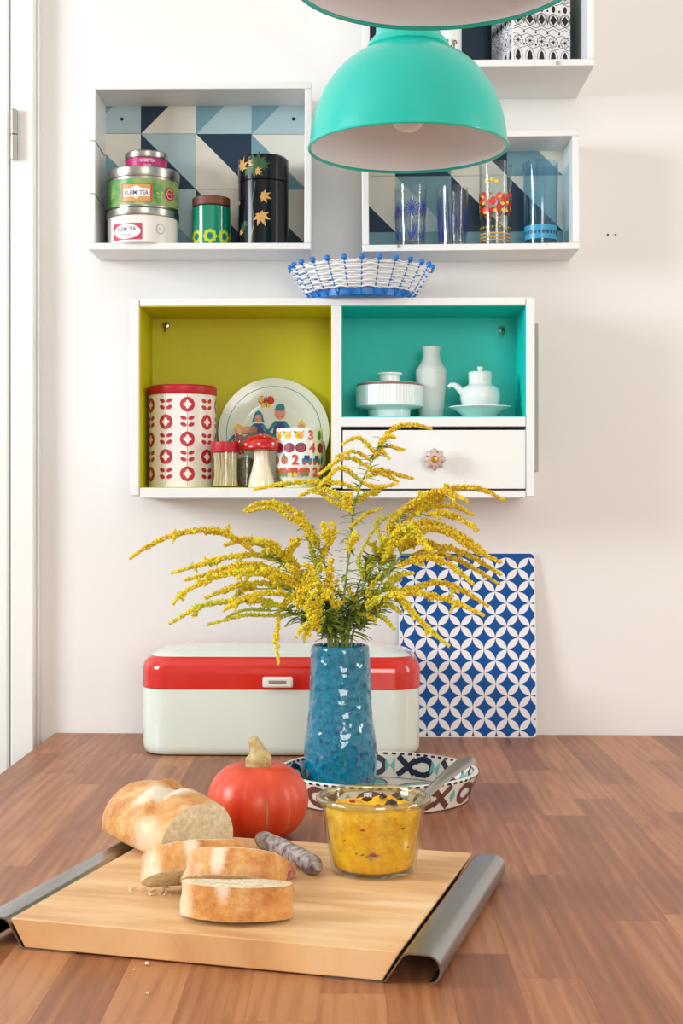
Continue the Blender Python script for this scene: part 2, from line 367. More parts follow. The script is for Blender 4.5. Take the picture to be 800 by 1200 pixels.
# ---------------------------------------------------------------- table
tx0 = pt(65, 857, 0).x; tx1 = .90; ty0 = -1.62; TH = .03
table = thing('dining_table', 'brown oak butcher block dining table standing against the wall', 'table', ((tx0+tx1)/2, ty0/2, 0))
ox, oy = (tx0+tx1)/2, ty0/2
G().box(tx0-ox, tx1-ox, ty0-oy, -.002-oy, TABLE-TH, TABLE-.006).build('tabletop', M['tablebody'], table)
for sx in (-1, 1):
    for sy in (-1, 1):
        x = sx*((tx1-tx0)/2-.07); y = sy*(abs(ty0)/2-.07)
        G().box(x-.035, x+.035, y-.035, y+.035, 0, TABLE-TH).build('leg', M['tablebody'], table, bevel=.003)
g = G(); hw, hd = (tx1-tx0)/2-.06, abs(ty0)/2-.06
for (a, b, c, d) in ((-hw, hw, -hd-.01, -hd+.01), (-hw, hw, hd-.01, hd+.01), (-hw-.01, -hw+.01, -hd, hd), (hw-.01, hw+.01, -hd, hd)):
    g.box(a, b, c, d, TABLE-TH-.08, TABLE-TH)
g.build('apron', M['tablebody'], table)
nl = 27; lw = (tx1-tx0)/nl; cache = {}
for i in range(nl):
    y = -.002+R.choice([0, .04, .10, .16, .2]); first = True
    while y > ty0+.001:
        L = R.choice([.24, .30, .36, .44, .52]); ya = min(y, -.002); yb = max(y-L, ty0)
        if yb-ty0 < .06: yb = ty0
        if ya-yb > .02:
            key = round(ya-yb, 3)
            if key not in cache:
                o = G().box(0, lw-.00010, -(ya-yb)+.0001, 0, -.006, 0).build('stave', M['stave'], table, smooth=0); cache[key] = o.data
            else:
                o = bpy.data.objects.new('stave', cache[key]); COL.objects.link(o); o.parent = table
            o.location = (tx0+i*lw-ox, ya-oy, TABLE)
        y = yb if yb > ty0 else ty0

# ---------------------------------------------------------------- pendant lamps
def lamp(u, v, dpx, label, dia=.26):
    z = dia*F/dpx
    y = -DIST+z*1.0; c = pt(u, v, y)
    t = thing('pendant_lamp', label, 'lamp', c, group='turquoise pendant lamps over the table')
    out = [(.1285, .001), (.1265, .022), (.1200, .050), (.1080, .077), (.0920, .099), (.0740, .115), (.0560, .125), (.0515, .128)]
    sm = [(p.x, p.y) for p in wpath([(a, b, 0) for a, b in out], 5)]
    G().lathe(sm, 96).build('shade', M['teal_enamel'], t)
    G().lathe([(r-.0012, h-.0008) for r, h in sm]+[(.02, .1265), (0, .1265)], 96).build('shade_lining', M['lining'], t)
    rim = [(.1285*cos(a), .1285*sin(a), 0) for a in [2*pi*i/96 for i in range(96)]]
    G().tube(rim, .0021, 8, closed=True).build('rim_bead', M['teal_enamel'], t)
    col = [(.0515, .128), (.0535, .130), (.0530, .134), (.0480, .140), (.0430, .1455), (.0415, .152), (.0415, .196), (.038, .202), (.012, .206), (0, .206)]
    G().lathe(col, 64).build('shade_collar', M['teal_enamel'], t)
    G().lathe([(0, .126), (.019, .126), (.019, .085), (.016, .083), (0, .083)], 32).build('lamp_socket', M['lining'], t)
    bb = [(.013, .090), (.014, .082), (.019, .070), (.0235, .056), (.0245, .047), (.0225, .036), (.016, .027), (.008, .0225), (0, .022)]
    G().lathe([(p.x, p.y) for p in wpath([(a, b, 0) for a, b in bb], 4)], 40).build('light_bulb', M['bulb'], t)
    G().tube([(0, 0, .205), (0, 0, ZC-c.z-.03)], .003, 8).build('cord', M['lining'], t)
    G().lathe([(0, ZC-c.z-.035), (.03, ZC-c.z-.03), (.045, ZC-c.z-.0005), (0, ZC-c.z-.0005)], 32).build('ceiling_rose', M['lining'], t)
lamp(478, 174, 234, 'whole turquoise dome pendant lamp hanging lower in the picture, before the glasses box')
lamp(511, -24, 341, 'turquoise pendant lamp cut off by the top edge, showing white inside')

# ---------------------------------------------------------------- wall boxes
ZCOORD = lambda v, y: pt(500, v, y).z
def wallbox(name, label, u0, u1, v0, v1, depth, th=.0105, paint=None, group='white box shelves on the wall', roll=0):
    yf = -depth; A = pt(u0, v1, yf); B = pt(u1, v0, yf)
    cx = (A.x+B.x)/2; t = thing(name, label, 'shelf', (cx, 0, A.z), group=group); t.rotation_euler = (0, roll, 0)
    W = (B.x-A.x)/2; Hh = B.z-A.z; m = paint or M['white']
    G().box(-W, W, yf, 0, 0, th).build('bottom_board', m, t, bevel=.0012)
    G().box(-W, W, yf, 0, Hh-th, Hh).build('top_board', m, t, bevel=.0012)
    G().box(-W, -W+th, yf, 0, th, Hh-th).build('side_board', m, t, bevel=.0012)
    G().box(W-th, W, yf, 0, th, Hh-th).build('side_board', m, t, bevel=.0012)
    return t, W, Hh, th, yf, A.z+th
def patterned_back(t, W, Hh, th, cells, ux, vy, pu):
    """cells {(col,row):(diag,upper,lower)}; ux,vy pixel of cell (0,0) top-left, pu cell size px"""
    G().box(-W+th, W-th, -.006, 0, th, Hh-th).build('back_panel', M['cream'], t)
    P = Print(); o = t.location
    for (c, r), (dg, up, lo) in cells.items():
        a = pt(ux+c*pu, vy+r*pu, -.0062); b = pt(ux+(c+1)*pu, vy+(r+1)*pu, -.0062)
        x0, x1, z1, z0 = a.x-o.x, b.x-o.x, a.z-o.z, b.z-o.z
        if dg == '/': P.poly([(x0, z1), (x1, z1), (x0, z0)], M[up]); P.poly([(x1, z1), (x1, z0), (x0, z0)], M[lo])
        else: P.poly([(x0, z1), (x1, z1), (x1, z0)], M[up]); P.poly([(x0, z1), (x1, z0), (x0, z0)], M[lo])
    P.build('triangle_print', flat(-.0061), t, clip=(-W+th, W-th, th, Hh-th))
def screw(t, p, y, r=.003):
    G().lathe([(0, .0015), (r*.7, .0015), (r, 0)], 12, T=Matrix.Translation((p.x-t.location.x, y, p.z-t.location.z)) @ Matrix.Rotation(pi/2, 4, 'X')).build('screw', M['dark'], t)
bx1, W1, H1, th, yf1, fl1 = wallbox('box_shelf', 'white box shelf on the left holding the tea tins and black canister', 103.5, 364, 95.5, 293, .10, roll=rad(.25))
cells1 = {(0, 0): ('/', 'midteal', 'pale'), (1, 0): ('/', 'navy', 'cream'), (2, 0): ('/', 'midteal', 'pale'), (3, 0): ('/', 'midteal', 'pale'),
          (0, 1): ('\\', 'cream', 'midteal'), (1, 1): ('\\', 'pale', 'navy'), (2, 1): ('\\', 'navy', 'cream'), (3, 1): ('\\', 'cream', 'midteal'),
          (0, 2): ('\\', 'midteal', 'navy'), (1, 2): ('\\', 'pale', 'midteal'), (2, 2): ('\\', 'cream', 'navy'), (3, 2): ('\\', 'cream', 'navy')}
patterned_back(bx1, W1, H1, th, cells1, 99.5, 92.2, 64.8)
screw(bx1, pt(142, 140, -.0065), -.0063); screw(bx1, pt(343, 139, -.0065), -.0063)
for vv in (165, 227):
    a = pt(106.5, vv, yf1); z = a.z-bx1.location.z
    G().tube([(-W1+th*.3, yf1-.0006, z+.0), (-W1+th+.0004, yf1-.0004, z-.001), (-W1+th+.0006, yf1+.004, z-.002), (-W1+th+.0006, -.02, z-.004)], .0006, 6).build('string', M['stem'], bx1)
bx2, W2, H2, th, yf2, fl2 = wallbox('box_shelf', 'white box shelf on the right holding four drinking glasses', 424.5, 679, 152, 294, .10, roll=rad(-.35))
cells2 = {(-1, 0): ('\\', 'cream', 'cream'), (0, 0): ('\\', 'midteal', 'navy'), (1, 0): ('\\', 'navy', 'cream'), (2, 0): ('\\', 'cream', 'midteal'),
          (-1, 1): ('\\', 'cream', 'navy'), (0, 1): ('\\', 'midteal', 'pale'), (1, 1): ('\\', 'cream', 'navy'), (2, 1): ('\\', 'cream', 'navy'), 
          (-1, 2): ('\\', 'midteal', 'midteal'), (0, 2): ('\\', 'midteal', 'midteal'), (1, 2): ('\\', 'midteal', 'midteal'), (2, 2): ('\\', 'midteal', 'midteal')}
cells2[(-2, 1)] = ('\\', 'cream', 'cream')
patterned_back(bx2, W2, H2, th, cells2, 463.5, 140.5, 65.5)
bx3, W3, H3, th, yf3, fl3 = wallbox('box_shelf', 'deep white box shelf at the top edge holding a patterned tin', 425, 696.5, -110, 79, .172)
shaded_cells3 = {(c, r): ('\\', 'midteal' if (c+r) % 5 == 1 else 'navy', 'navy') for c in range(5) for r in range(4)}  # mostly navy: the shadow inside this deep box is put into the print colours
patterned_back(bx3, W3, H3, th, shaded_cells3, 425, -110, 60)
for t_, u, v, yf in ((bx2, 467, 288, yf2), (bx2, 636, 287.5, yf2), (bx3, 653, 73.5, yf3)):
    p = pt(u, v, yf)-t_.location
    G().box(p.x-.0025, p.x+.0025, yf-.002, yf+.004, p.z-.003, p.z+.002).build('metal_clip', M['steel'], t_)

# ---------------------------------------------------------------- tins, canisters (left box)
def tin(label, u0, u1, vtop, vlid, base, y, body, name='tea_tin', group=None, lid=M['steel'], lidr=.0012):
    c = pt((u0+u1)/2, 300, y); r = (pt(u1, 300, y).x-pt(u0, 300, y).x)/2
    zt = pt(400, vtop, y-r).z; zl = pt(400, vlid, y-r).z
    t = thing(name, label, 'tin', (c.x, y, base), group=group)
    G().lathe([(0, 0), (r-.0015, 0), (r-.0005, .001), (r-.0005, zl-base), (0, zl-base)], 64).build('body', body, t)
    h0 = zl-base; h1 = zt-base
    G().lathe([(0, h0), (r+lidr-.0006, h0), (r+lidr, h0+.001), (r+lidr, h1-.002), (r+lidr-.002, h1), (r-.006, h1), (r-.009, h1-.0015), (0, h1-.0015)], 64).build('lid', lid, t)
    return t, r, h0, h1
yT = -.052
TG = 'round tea tins stacked in the left box'
t1_, r, h0, h1 = tin('white and silver tea tin with rose label, bottom of the stack of three', 126, 209, 240, 250, fl1, yT, M['tinwhite'], group=TG)
P = Print(); fc = -.012
fc = -.019; P.poly(rect(fc-.026, fc+.026, .0045, .0305), M['pinkp']); P.poly(ell(fc, .0175, .0235, .0115, 28), M['whiteprint'], 1)
P.text('KUSMI TEA', fc, .0215, .0062, M['ink'], 2, width=.032, bold=.01); P.text('Bouquet', fc, .0125, .005, M['magenta'], 2); P.build('label_print', cyl(r), t1_, step=.003); P = Print()
P.poly(ell(.037, .0225, .0075, .0085, 16), M['greyprint']); P.poly(ell(.037, .0225, .006, .007, 16), M['tinwhite'], 1); P.text('K', .037, .0225, .006, M['greyprint'], 2)
P.build('seal_print', cyl(r), t1_, step=.003)
t2_, r, h0b, h1b = tin('green and gold tea tin with red framed label, middle of the stack', 127, 209.5, 192, 204, fl1+h1, yT, M['steel'], group=TG)
P = Print(); bd = Print()
P.poly(rect(-.085, .085, .003, h0b-.004), M['green2'])
fc = -.0035; P.poly(rect(fc-.0255, fc+.0255, .0065, .0365), M['redp'], 1); P.poly(rect(fc-.0225, fc+.0225, .0085, .0345), M['gold'], 2); P.poly(rect(fc-.0215, fc+.0215, .0155, .0282), M['whiteprint'], 3)
P.poly([(fc-.009, .0281), (fc+.009, .0281), (fc, .033)], M['whiteprint'], 3); P.poly([(fc-.005, .0155), (fc+.005, .0155), (fc, .0115)], M['whiteprint'], 3)
P.text('KUSMI TEA', fc, .0215, .0066, M['ink'], 4, width=.038, bold=.012)
P.poly(ell(.054, .023, .0105, .0105, 18), M['redprint'], 1); P.ring(.054, .023, .0065, .0075, .0008, M['whiteprint'], 2); P.text('DETOX', .054, .023, .003, M['whiteprint'], 2, width=.009)
for i in range(60):
    s = R.uniform(-.08, .08)
    if abs(s-fc) < .029 or abs(s-.054) < .013: continue
    P.poly(ell(s, R.uniform(.006, h0b-.007), R.uniform(.0008, .003), R.uniform(.0006, .0015), 7, R.uniform(0, 3)), M[R.choice(['gold', 'greenp', 'yellowp', 'jade'])], 1)
P.build('label_print', cyl(r), t2_, step=.003)
t3_, r, h0c, h1c = tin('small magenta tea tin with silver lid, top of the stack', 147.5, 196, 173.5, 182, fl1+h1+h1b, yT-.005, M['magenta'], group=TG)
P = Print(); P.text('KUSMI TEA', .006, h0c*.70, .0052, M['whiteprint'], 0, width=.024, bold=.01); P.text('Sweet', .006, h0c*.30, .0034, M['whiteprint'], 0)
for i in range(20):
    s = R.uniform(-.045, -.010); P.poly(ell(s, R.uniform(.002, h0c-.002), .0016, .0008, 6, R.uniform(0, 3)), M['pinkp'])
P.build('label_print', cyl(r), t3_, step=.003)
# green jar with wood lid
yj = -.05; c = pt(247.5, 300, yj); r = (pt(270, 300, yj).x-pt(225, 300, yj).x)/2; zl = pt(0, 240, yj-r).z-fl1; zt = pt(0, 229.5, yj-r).z-fl1
t = thing('storage_jar', 'small green glazed jar with yellow flowers and brown wooden lid', 'jar', (c.x, yj, fl1))
G().lathe([(0, 0), (r-.002, 0), (r, .002), (r, zl-.002), (r-.003, zl), (0, zl)], 56).build('body', M['jade'], t)
G().lathe([(0, zl), (r-.002, zl), (r-.0005, zl+.001), (r-.0005, zt-.001), (r-.002, zt), (0, zt)], 56).build('lid', M['brownlid'], t)
P = Print()
for k in range(-4, 4):
    s = k*2*pi*r/8+.001
    for q in range(8): a = q*2*pi/8; P.poly(ell(s+.0078*cos(a), .0150+.0078*sin(a), .0036, .0036, 10), M['limep'], 0)
    P.poly(ell(s, .0150, .0088, .0088, 18), M['limep'], 1); P.poly(ell(s, .0150, .0056, .0058, 14), M['jade'], 2); P.poly(ell(s, .0150, .0030, .0034, 10), M['bluep2'], 3)
P.build('flower_print', cyl(r), t, step=.003)
# black canister
yb = -.052; c = pt(308.5, 300, yb); r = (pt(337.5, 300, yb).x-pt(279, 300, yb).x)/2; zs = pt(0, 211, yb-r).z-fl1; zt = pt(0, 181, yb-r).z-fl1
t = thing('lacquer_canister', 'tall black lacquer canister painted with golden maple leaves', 'canister', (c.x, yb, fl1))
G().lathe([(0, 0), (r-.001, 0), (r, .001), (r, zs-.0008), (r-.001, zs-.0002), (0, zs)], 64).build('body', M['black'], t)
G().lathe([(0, zs), (r-.0006, zs), (r+.0004, zs+.0008), (r+.0004, zt-.004), (r-.003, zt), (0, zt)], 64).build('lid', M['black'], t)
def maple(P, s, t_, k, rot, m, layer=1):
    for j, (a, l) in enumerate(((0, 1), (.75, .9), (-.75, .9), (1.5, .75), (-1.5, .75), (2.3, .45), (-2.3, .45))):
        a += rot; ex, ez = s+k*l*sin(a), t_+k*l*cos(a); q = (cos(a)*k*.16, -sin(a)*k*.16); mx, mz = s+k*l*.45*sin(a), t_+k*l*.45*cos(a)
        P.poly([(s, t_), (mx+q[0], mz+q[1]), (ex, ez), (mx-q[0], mz-q[1])], m, layer+.1*j)
P = Print(); mg, ml = M['gold'], M['leafgreen']
S = lambda u: r*math.asin(max(-.98, min(.98, (u-308.5)/29.2))); T_ = lambda v: pt(0, v, yb-r).z-fl1
P.line([(S(296), T_(285)), (S(299), T_(262)), (S(297), T_(240)), (S(301), T_(214))], .0016, ml)
P.line([(S(293), T_(285)), (S(299), T_(266))], .0012, mg)
maple(P, S(307), T_(254), .0195, 2.7, mg, 1); maple(P, S(310), T_(231), .015, 1.9, mg, 1); maple(P, S(281), T_(236), .006, 1, mg)
for k in range(3): maple(P, S(284+k*2), T_(272-k*5), .009, k, ml if k else mg, 2*k)
P.build('leaf_print', cyl(r), t, step=.003)
P = Print()
for (u, v, k, ro, m_) in ((285, 195, .018, .4, mg), (291, 200, .014, 2, ml), (303, 193, .020, .2, ml), (300, 197, .021, 2.4, ml), (295, 193, .010, 1.2, mg), (303, 202, .010, 1.8, mg), (309, 195, .013, 1.3, ml)):
    maple(P, S(u), T_(v), k, ro, m_, 1+.7*R.random())
P.build('leaf_print', cyl(r+.0004), t, step=.003)

# ---------------------------------------------------------------- drinking glasses (right box)
def tumbler(label, u0, u1, vtop, y, deco, gm=M['glass']):
    c = pt((u0+u1)/2, 300, y); r = (pt(u1, 300, y).x-pt(u0, 300, y).x)/2; h = pt(0, vtop, y).z-fl2
    t = thing('drinking_glass', label, 'glass', (c.x, y, fl2), group='drinking glasses in the right box')
    rb = r*.88
    G().lathe([(0, 0), (rb-.002, 0), (rb, .002), (r, h-.001), (r-.0007, h), (r-.0014, h-.001), (rb-.0016, .009), (0, .007)], 56).build('tumbler', gm, t)
    P = Print(); deco(P, r, h); P.build('painted_decoration', cyl(rb+.0002, r+.0002, h), t, step=.003); return t
def bluefl(P, r, h, seed=1, m=('cobalt', 'navyp')):
    q = random.Random(seed)
    for k in range(7):
        s = -.07+k*.023+q.uniform(-.003, .003); z = h*q.uniform(.5, .72)
        for j in range(14):
            a = 2*pi*j/14; P.line([(s, z), (s+.0125*cos(a), z+.0135*sin(a))], .0014, M[m[0]], 0)
        P.poly(ell(s, z, .003, .003, 8), M[m[1]], 1)
        P.line([(s, z), (s+.002, h*.3), (s-.002, .008)], .001, M[m[1]], 0)
        for j in range(5): P.line([(s, h*.1), (s+q.uniform(-.011, .011), h*q.uniform(.2, .45))], .0014, M[m[0]], 0)
def bluestripe(P, r, h):
    q = random.Random(5)
    for k in range(34):
        s = -.078+k*.0047; z0 = h*q.uniform(.05, .3); z1 = h*q.uniform(.45, .95)
        P.line([(s, z0), (s+q.uniform(-.003, .003), z1)], q.uniform(.0008, .0024), M[q.choice(['cobalt', 'navyp', 'indigo'])], 0)
def redfl(P, r, h):
    q = random.Random(9)
    for k in range(9):
        s = -.075+k*.0185; 
        for j in range(8): P.poly(ell(s+q.uniform(-.008, .008), h*q.uniform(.42, .62), .0052, .0040, 8, q.random()), M['redp' if j % 2 else 'redprint'], j*.3)
        for j in range(5): P.poly(ell(s+q.uniform(-.008, .008), h*q.uniform(.34, .78), .0034, .0028, 7), M['yellowp'], 2)
    for k in range(26):
        s = -.078+k*.0062; P.poly(ell(s, h*.115, .0024, .0022, 8), M['gold'], 0); P.poly(ell(s+.003, h*.23, .0014, .0016, 6), M['yellowp'], 0)
    P.poly(rect(-.08, .08, h*.15, h*.165), M['gold'], 0); P.poly(rect(-.08, .08, h*.075, h*.085), M['gold'], 0)
def cyanb(P, r, h):
    for k in range(22):
        s = -.08+k*.0074; P.poly(ell(s, h*.17, .0030, .0034, 10), M['navyp' if k % 2 else 'bluep2'], 1)
    P.poly(rect(-.083, .083, h*.09, h*.25), M['cyanp'], 0)
    for k in range(30): 
        s = R.uniform(-.08, .08); P.line([(s, h*.28), (s+R.uniform(-.004, .004), h*R.uniform(.4, .7))], .0004, M['cyanp'], 0)
yg = -.055
tumbler('short glass with blue starburst flowers, leftmost of the four', 461.5, 500, 222, yg, bluefl)
tumbler('short glass with dark blue streaks, second from the left', 511, 548.5, 223.5, yg, bluestripe)
tumbler('tall glass painted with red flowers and gold dots', 560.5, 599.5, 195.5, yg, redfl)
tumbler('tall pale blue glass with turquoise band, rightmost in the box', 612.5, 654, 195, yg, cyanb, M['glassblue'])

# ---------------------------------------------------------------- top right box content
yc = -.10; A = pt(589, 72, yc-.03); B = pt(662, 72, yc-.03); hh = .155
t = thing('patterned_tin', 'square tin printed with black and white folk flowers in the top box', 'tin', ((A.x+B.x)/2, -.085, fl3), rad(0))
W = (B.x-A.x)/2; t.rotation_euler = (0, 0, rad(14))
G().box(-W, W, -W, W, 0, hh).build('body', M['whiteprint'], t, bevel=.002)
G().box(-W-.0008, W+.0008, -W-.0008, W+.0008, hh-.012, hh+.003).build('lid', M['whiteprint'], t, bevel=.002)
def folk(P):
    bk = M['blackp']; q = random.Random(3); c5 = 2*W/5
    for k in range(5):
        s = -W+c5*(k+.5)
        P.poly([(s, .008), (s+.0045, .013), (s+.003, .022), (s, .026), (s-.003, .022), (s-.0045, .013)], bk)
        P.ring(s, .016, .0075, .012, .0007, bk, 0, 14)
        for z in (.040, .108):
            P.ring(s, z, .0078, .0078, .0008, bk, 0, 14)
            for j in range(8): a = j*pi/4; P.line([(s, z), (s+.0072*cos(a), z+.0072*sin(a))], .0006, bk, 1)
            P.poly(ell(s, z, .002, .002, 8), bk, 2)
        for z in (.056, .060): P.line([(s-c5/2, z), (s, z+.004), (s+c5/2, z)], .0008, bk)
        P.poly([(s, .066), (s+.006, .074), (s, .082), (s-.006, .074)], bk); P.ring(s, .074, .0085, .0105, .0009, bk, 0, 12); P.ring(s, .074, .0070, .0088, .0005, bk, 0, 12)
        for z_ in (.030, .049, .099, .118): P.line([(s-c5/2, z_), (s-c5/4, z_+.002), (s, z_), (s+c5/4, z_-.002), (s+c5/2, z_)], .0008, bk); P.poly(ell(s+c5/2, z_+.0045, .0016, .0022, 7), bk)
        for j in range(6): P.line([(s+c5/2, .066), (s+c5/2+.0016*(j-2.5), .082)], .0004, bk)
        P.poly(ell(s, .091, .0032, .0055, 8), bk); P.poly(ell(s+c5/2, .088, .0018, .0018, 7), bk)
        P.poly(ell(s, .128, .003, .005, 8), bk)
for a in (0, -90, 90):
    P = Print(); folk(P); Rm = Matrix.Rotation(rad(a), 3, 'Z')
    P.build('flower_print', (lambda Rm: lambda s, z, e: Rm @ Vector((s, -W-e, z)))(Rm), t, clip=(-W+.001, W-.001, .002, hh-.013))
ym = -.115; c = pt(522, 60, ym); r = .025
t = thing('lettered_mug', 'white mug with dark lettering in the top box behind the lamp', 'mug', (c.x, ym, fl3))
G().lathe([(0, 0), (r-.002, 0), (r, .003), (r, .082), (r-.001, .084), (r-.002, .082), (r-.002, .006), (0, .005)], 48).build('cup', M['china'], t)
G().tube(wpath([(-r+.001, 0, .066), (-r-.016, 0, .064), (-r-.020, 0, .042), (-r-.012, 0, .024), (-r+.001, 0, .020)], 6), .0034, 8).build('handle', M['china'], t)
P = Print(); P.text('CUP', .004, .036, .012, M['brownp'], 0, width=.028, bold=.03); P.build('lettering', cyl(r), t, step=.003)
t = thing('wooden_ball', 'small brown wooden ball lying in the mug behind the lamp', 'ball', (c.x+.003, ym-.004, fl3+.006))
G().lathe([(0, .0)]+[(.016*sin(a), .016-.016*cos(a)) for a in [pi*i/12 for i in range(1, 12)]]+[(0, .032)], 24).build('ball', M['brownlid'], t)
bpy.data.objects.remove(t.children[0]); bpy.data.objects.remove(t)
t = thing('wooden_spoon', 'brown wooden spoon handle standing in the mug behind the lamp', 'spoon', (c.x+.006, ym, fl3+.006))
G().tube([(0, 0, 0), (.002, 0, .07), (.004, -.002, .12)], [.003, .004, .0045], 10).build('handle', M['brownlid'], t)
G().lathe([(0, -.018), (.007, -.014), (.010, 0), (.008, .014), (0, .019)], 16, T=Matrix.Translation((.005, -.002, .137)) @ Matrix.Diagonal((1, .4, 1, 1))).build('bowl', M['brownlid'], t)

# ---------------------------------------------------------------- main cabinet
CD = .145; yc = -CD
L_ = pt(152, 583, yc).x; Rr = pt(626.5, 583, yc).x
zb = pt(390, 583.5, yc).z; zt = pt(390, 349, yc).z
cab = thing('wall_cabinet', 'white wall cabinet with lime and turquoise compartments and a drawer', 'cabinet', ((L_+Rr)/2, 0, zb))
cxx = (L_+Rr)/2
def CX(u): return pt(u, 400, yc).x-cxx
def CZ(v, u=400): return pt(u, v, yc).z-zb
H = zt-zb; sl, sr = CX(163), CX(616.5); d0, d1_ = CX(388.5), CX(400)
bz = CZ(572, 300); 
G().box(CX(152), sl, yc-.001, 0, CZ(581, 160), CZ(350, 160)).build('side_board', M['white'], cab, bevel=.0015)
G().box(sr, CX(626.5), yc-.001, 0, CZ(582, 620), CZ(348.5, 620)).build('side_board', M['white'], cab, bevel=.0015)
G().box(sl+.0008, sr-.0008, yc, 0, CZ(358), H).build('top_board', M['white'], cab, bevel=.001)
G().box(sl+.0008, d0, yc, 0, 0, bz).build('bottom_board', M['white'], cab, bevel=.001)
G().box(d0, sr-.0008, yc, 0, 0, CZ(575)).build('bottom_board', M['white'], cab, bevel=.001)
G().box(d0, d1_, yc, 0, bz, CZ(358)).build('divider', M['white'], cab, bevel=.001)
G().box(d1_, sr-.0008, yc, 0, CZ(500), CZ(489)).build('shelf_board', M['white'], cab, bevel=.001)
e = .0012
def liner(name, x0, x1, z0, z1, m):
    y0 = yc+.0025; g = G()
    g.box(x0, x1, -.006, -.001, z0, z1).box(x0, x0+e, y0, -.006, z0, z1).box(x1-e, x1, y0, -.006, z0, z1).box(x0+e, x1-e, y0, -.006, z1-e, z1).box(x0+e, x1-e, y0, -.006, z0, z0+e)
    g.build(name, m, cab, smooth=0)
liner('lime_lining', sl, d0, bz, CZ(358), M['lime']); liner('turquoise_lining', d1_, sr, CZ(489), CZ(358), M['teal'])
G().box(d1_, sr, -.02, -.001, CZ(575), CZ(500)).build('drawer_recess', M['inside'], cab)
for (u, v) in ((194, 381), (588, 386)):
    p = pt(u, v, -.01); g = G(); x, z = p.x-cxx, p.z-zb
    g.tube([(x, -.006, z), (x, -.022, z-.001), (x+.001, -.026, z-.006), (x+.001, -.022, z-.011)], .0022, 8)
    g.lathe([(0, .003), (.005, .002), (.006, 0)], 14, T=Matrix.Translation((x, -.006, z)) @ Matrix.Rotation(pi/2, 4, 'X'))
    g.build('hook', M['steel'], cab)
dx0, dx1, dz0, dz1 = CX(401.5), CX(616), CZ(573), CZ(504)
dr = G().box(dx0, dx1, yc+.001, yc+.013, dz0, dz1).box(dx0+.006, dx1-.006, yc+.013, -.021, dz0+.003, dz0+.007).box(dx0+.004, dx0+.012, yc+.013, -.021, dz0+.003, dz1-.012).box(dx1-.012, dx1-.004, yc+.013, -.021, dz0+.003, dz1-.012).build('drawer', M['white'], cab, bevel=.0012)
kp = pt(508.5, 538.5, yc-.012); KT = Matrix.Translation((kp.x-cxx, yc+.001, kp.z-zb)) @ Matrix.Rotation(pi/2, 4, 'X')
g = G(); g.lathe([(0, 0), (.006, 0), (.005, .010), (.008, .012), (.0150, .014), (.0165, .019), (.0150, .025), (.006, .028), (0, .028)], 48, T=KT, rfn=lambda a, z: 1+(.09*cos(8*a) if z > .012 else 0)); 
g.build('knob', mat('knob_china', (206, 188, 180), .12, coat=.4), dr, smooth=60)
KN = G(); KN.lathe([(0, .0285), (.0045, .0285), (.0055, .031), (.004, .034), (0, .0345)], 24, T=KT).build('knob_stud', M['brass'], dr)
PG = Print()
for k in range(8):
    a = k*pi/4+.39; PG.poly(ell(.0115*cos(a), .0115*sin(a), .0028, .0014, 8, a), M['pinkp' if k % 2 else 'gold'])
fnk = lambda s, t_, e_: KT @ Vector((s, t_, .0264+e_))
PG.build('knob_print', fnk, dr)
# thing hung on the cabinet's right side
p0 = pt(634, 553, -.05); p1 = pt(628, 378, -.05)
t = thing('hanging_board', 'thin pale grey blue board hanging on the right side of the cabinet', 'board', (Rr+.0045, -.075, pt(630, 553, -.12).z))
hb = pt(630, 380, -.12).z-pt(630, 553, -.12).z
G().box(-.003, .003, -.055, .055, 0, hb).build('panel', mat('pale_blue_card', (136, 156, 164), .5, rgb2=(176, 172, 150), vscale=14), t, bevel=.0012)
G().tube([(0, 0, hb-.002), (-.001, 0, hb+.008), (0, .004, hb+.012)], .001, 6).build('hanging_loop', M['dark'], t)

# content: lime compartment
ZL = zb+bz+e; YF_ = yc
yq = -.070
c = pt(213.5, 500, yq); r = (pt(254, 500, yq-.0).x-pt(173.5, 500, yq).x)/2; zt_ = pt(200, 450, yq-r*.9).z-ZL; zl = pt(200, 461.5, yq-r*.9).z-ZL
t = thing('printed_canister', 'white canister with red retro flower rings and red lid', 'canister', (c.x, yq, ZL))
G().lathe([(0, 0), (r-.002, 0), (r-.001, .001), (r-.001, zl), (0, zl)], 72).build('body', M['tinwhite'], t)
G().lathe([(0, zl), (r-.0006, zl), (r, zl+.001), (r, zt_-.0025), (r-.0025, zt_), (0, zt_)], 72).build('lid', M['redprint'], t)
P = Print(); rp = M['redprint']; col = r*rad(36.5); rr = .0118
for k in range(-4, 5):
    s = r*rad(15)+k*col
    z = zl-.0165; j = 0
    P.line([(s, .003), (s, zl-.001)], .0005, M['ink'], 0)
    while z > .006:
        if (k+j) % 2 == 0:
            P.poly(ell(s, z, rr, rr, 22), rp, 1)
            q = []
            for i in range(24):
                a = 2*pi*i/24; rad_ = .0056+.0014*cos(4*a); q.append((s+rad_*cos(a), z+rad_*sin(a)))
            P.poly(q, M['tinwhite'], 2)
        else:
            for (ax, az) in ((1, 1), (-1, 1), (1, -1), (-1, -1)):
                P.poly(ell(s+ax*.0062, z+az*.0052+.0008, .0052, .0032, 12, ax*.35*1), rp, 1)
        z -= .0272; j += 1
P.build('flower_print', cyl(r-.001), t, step=.004, clip=(-.2, .2, .0015, zl-.001))
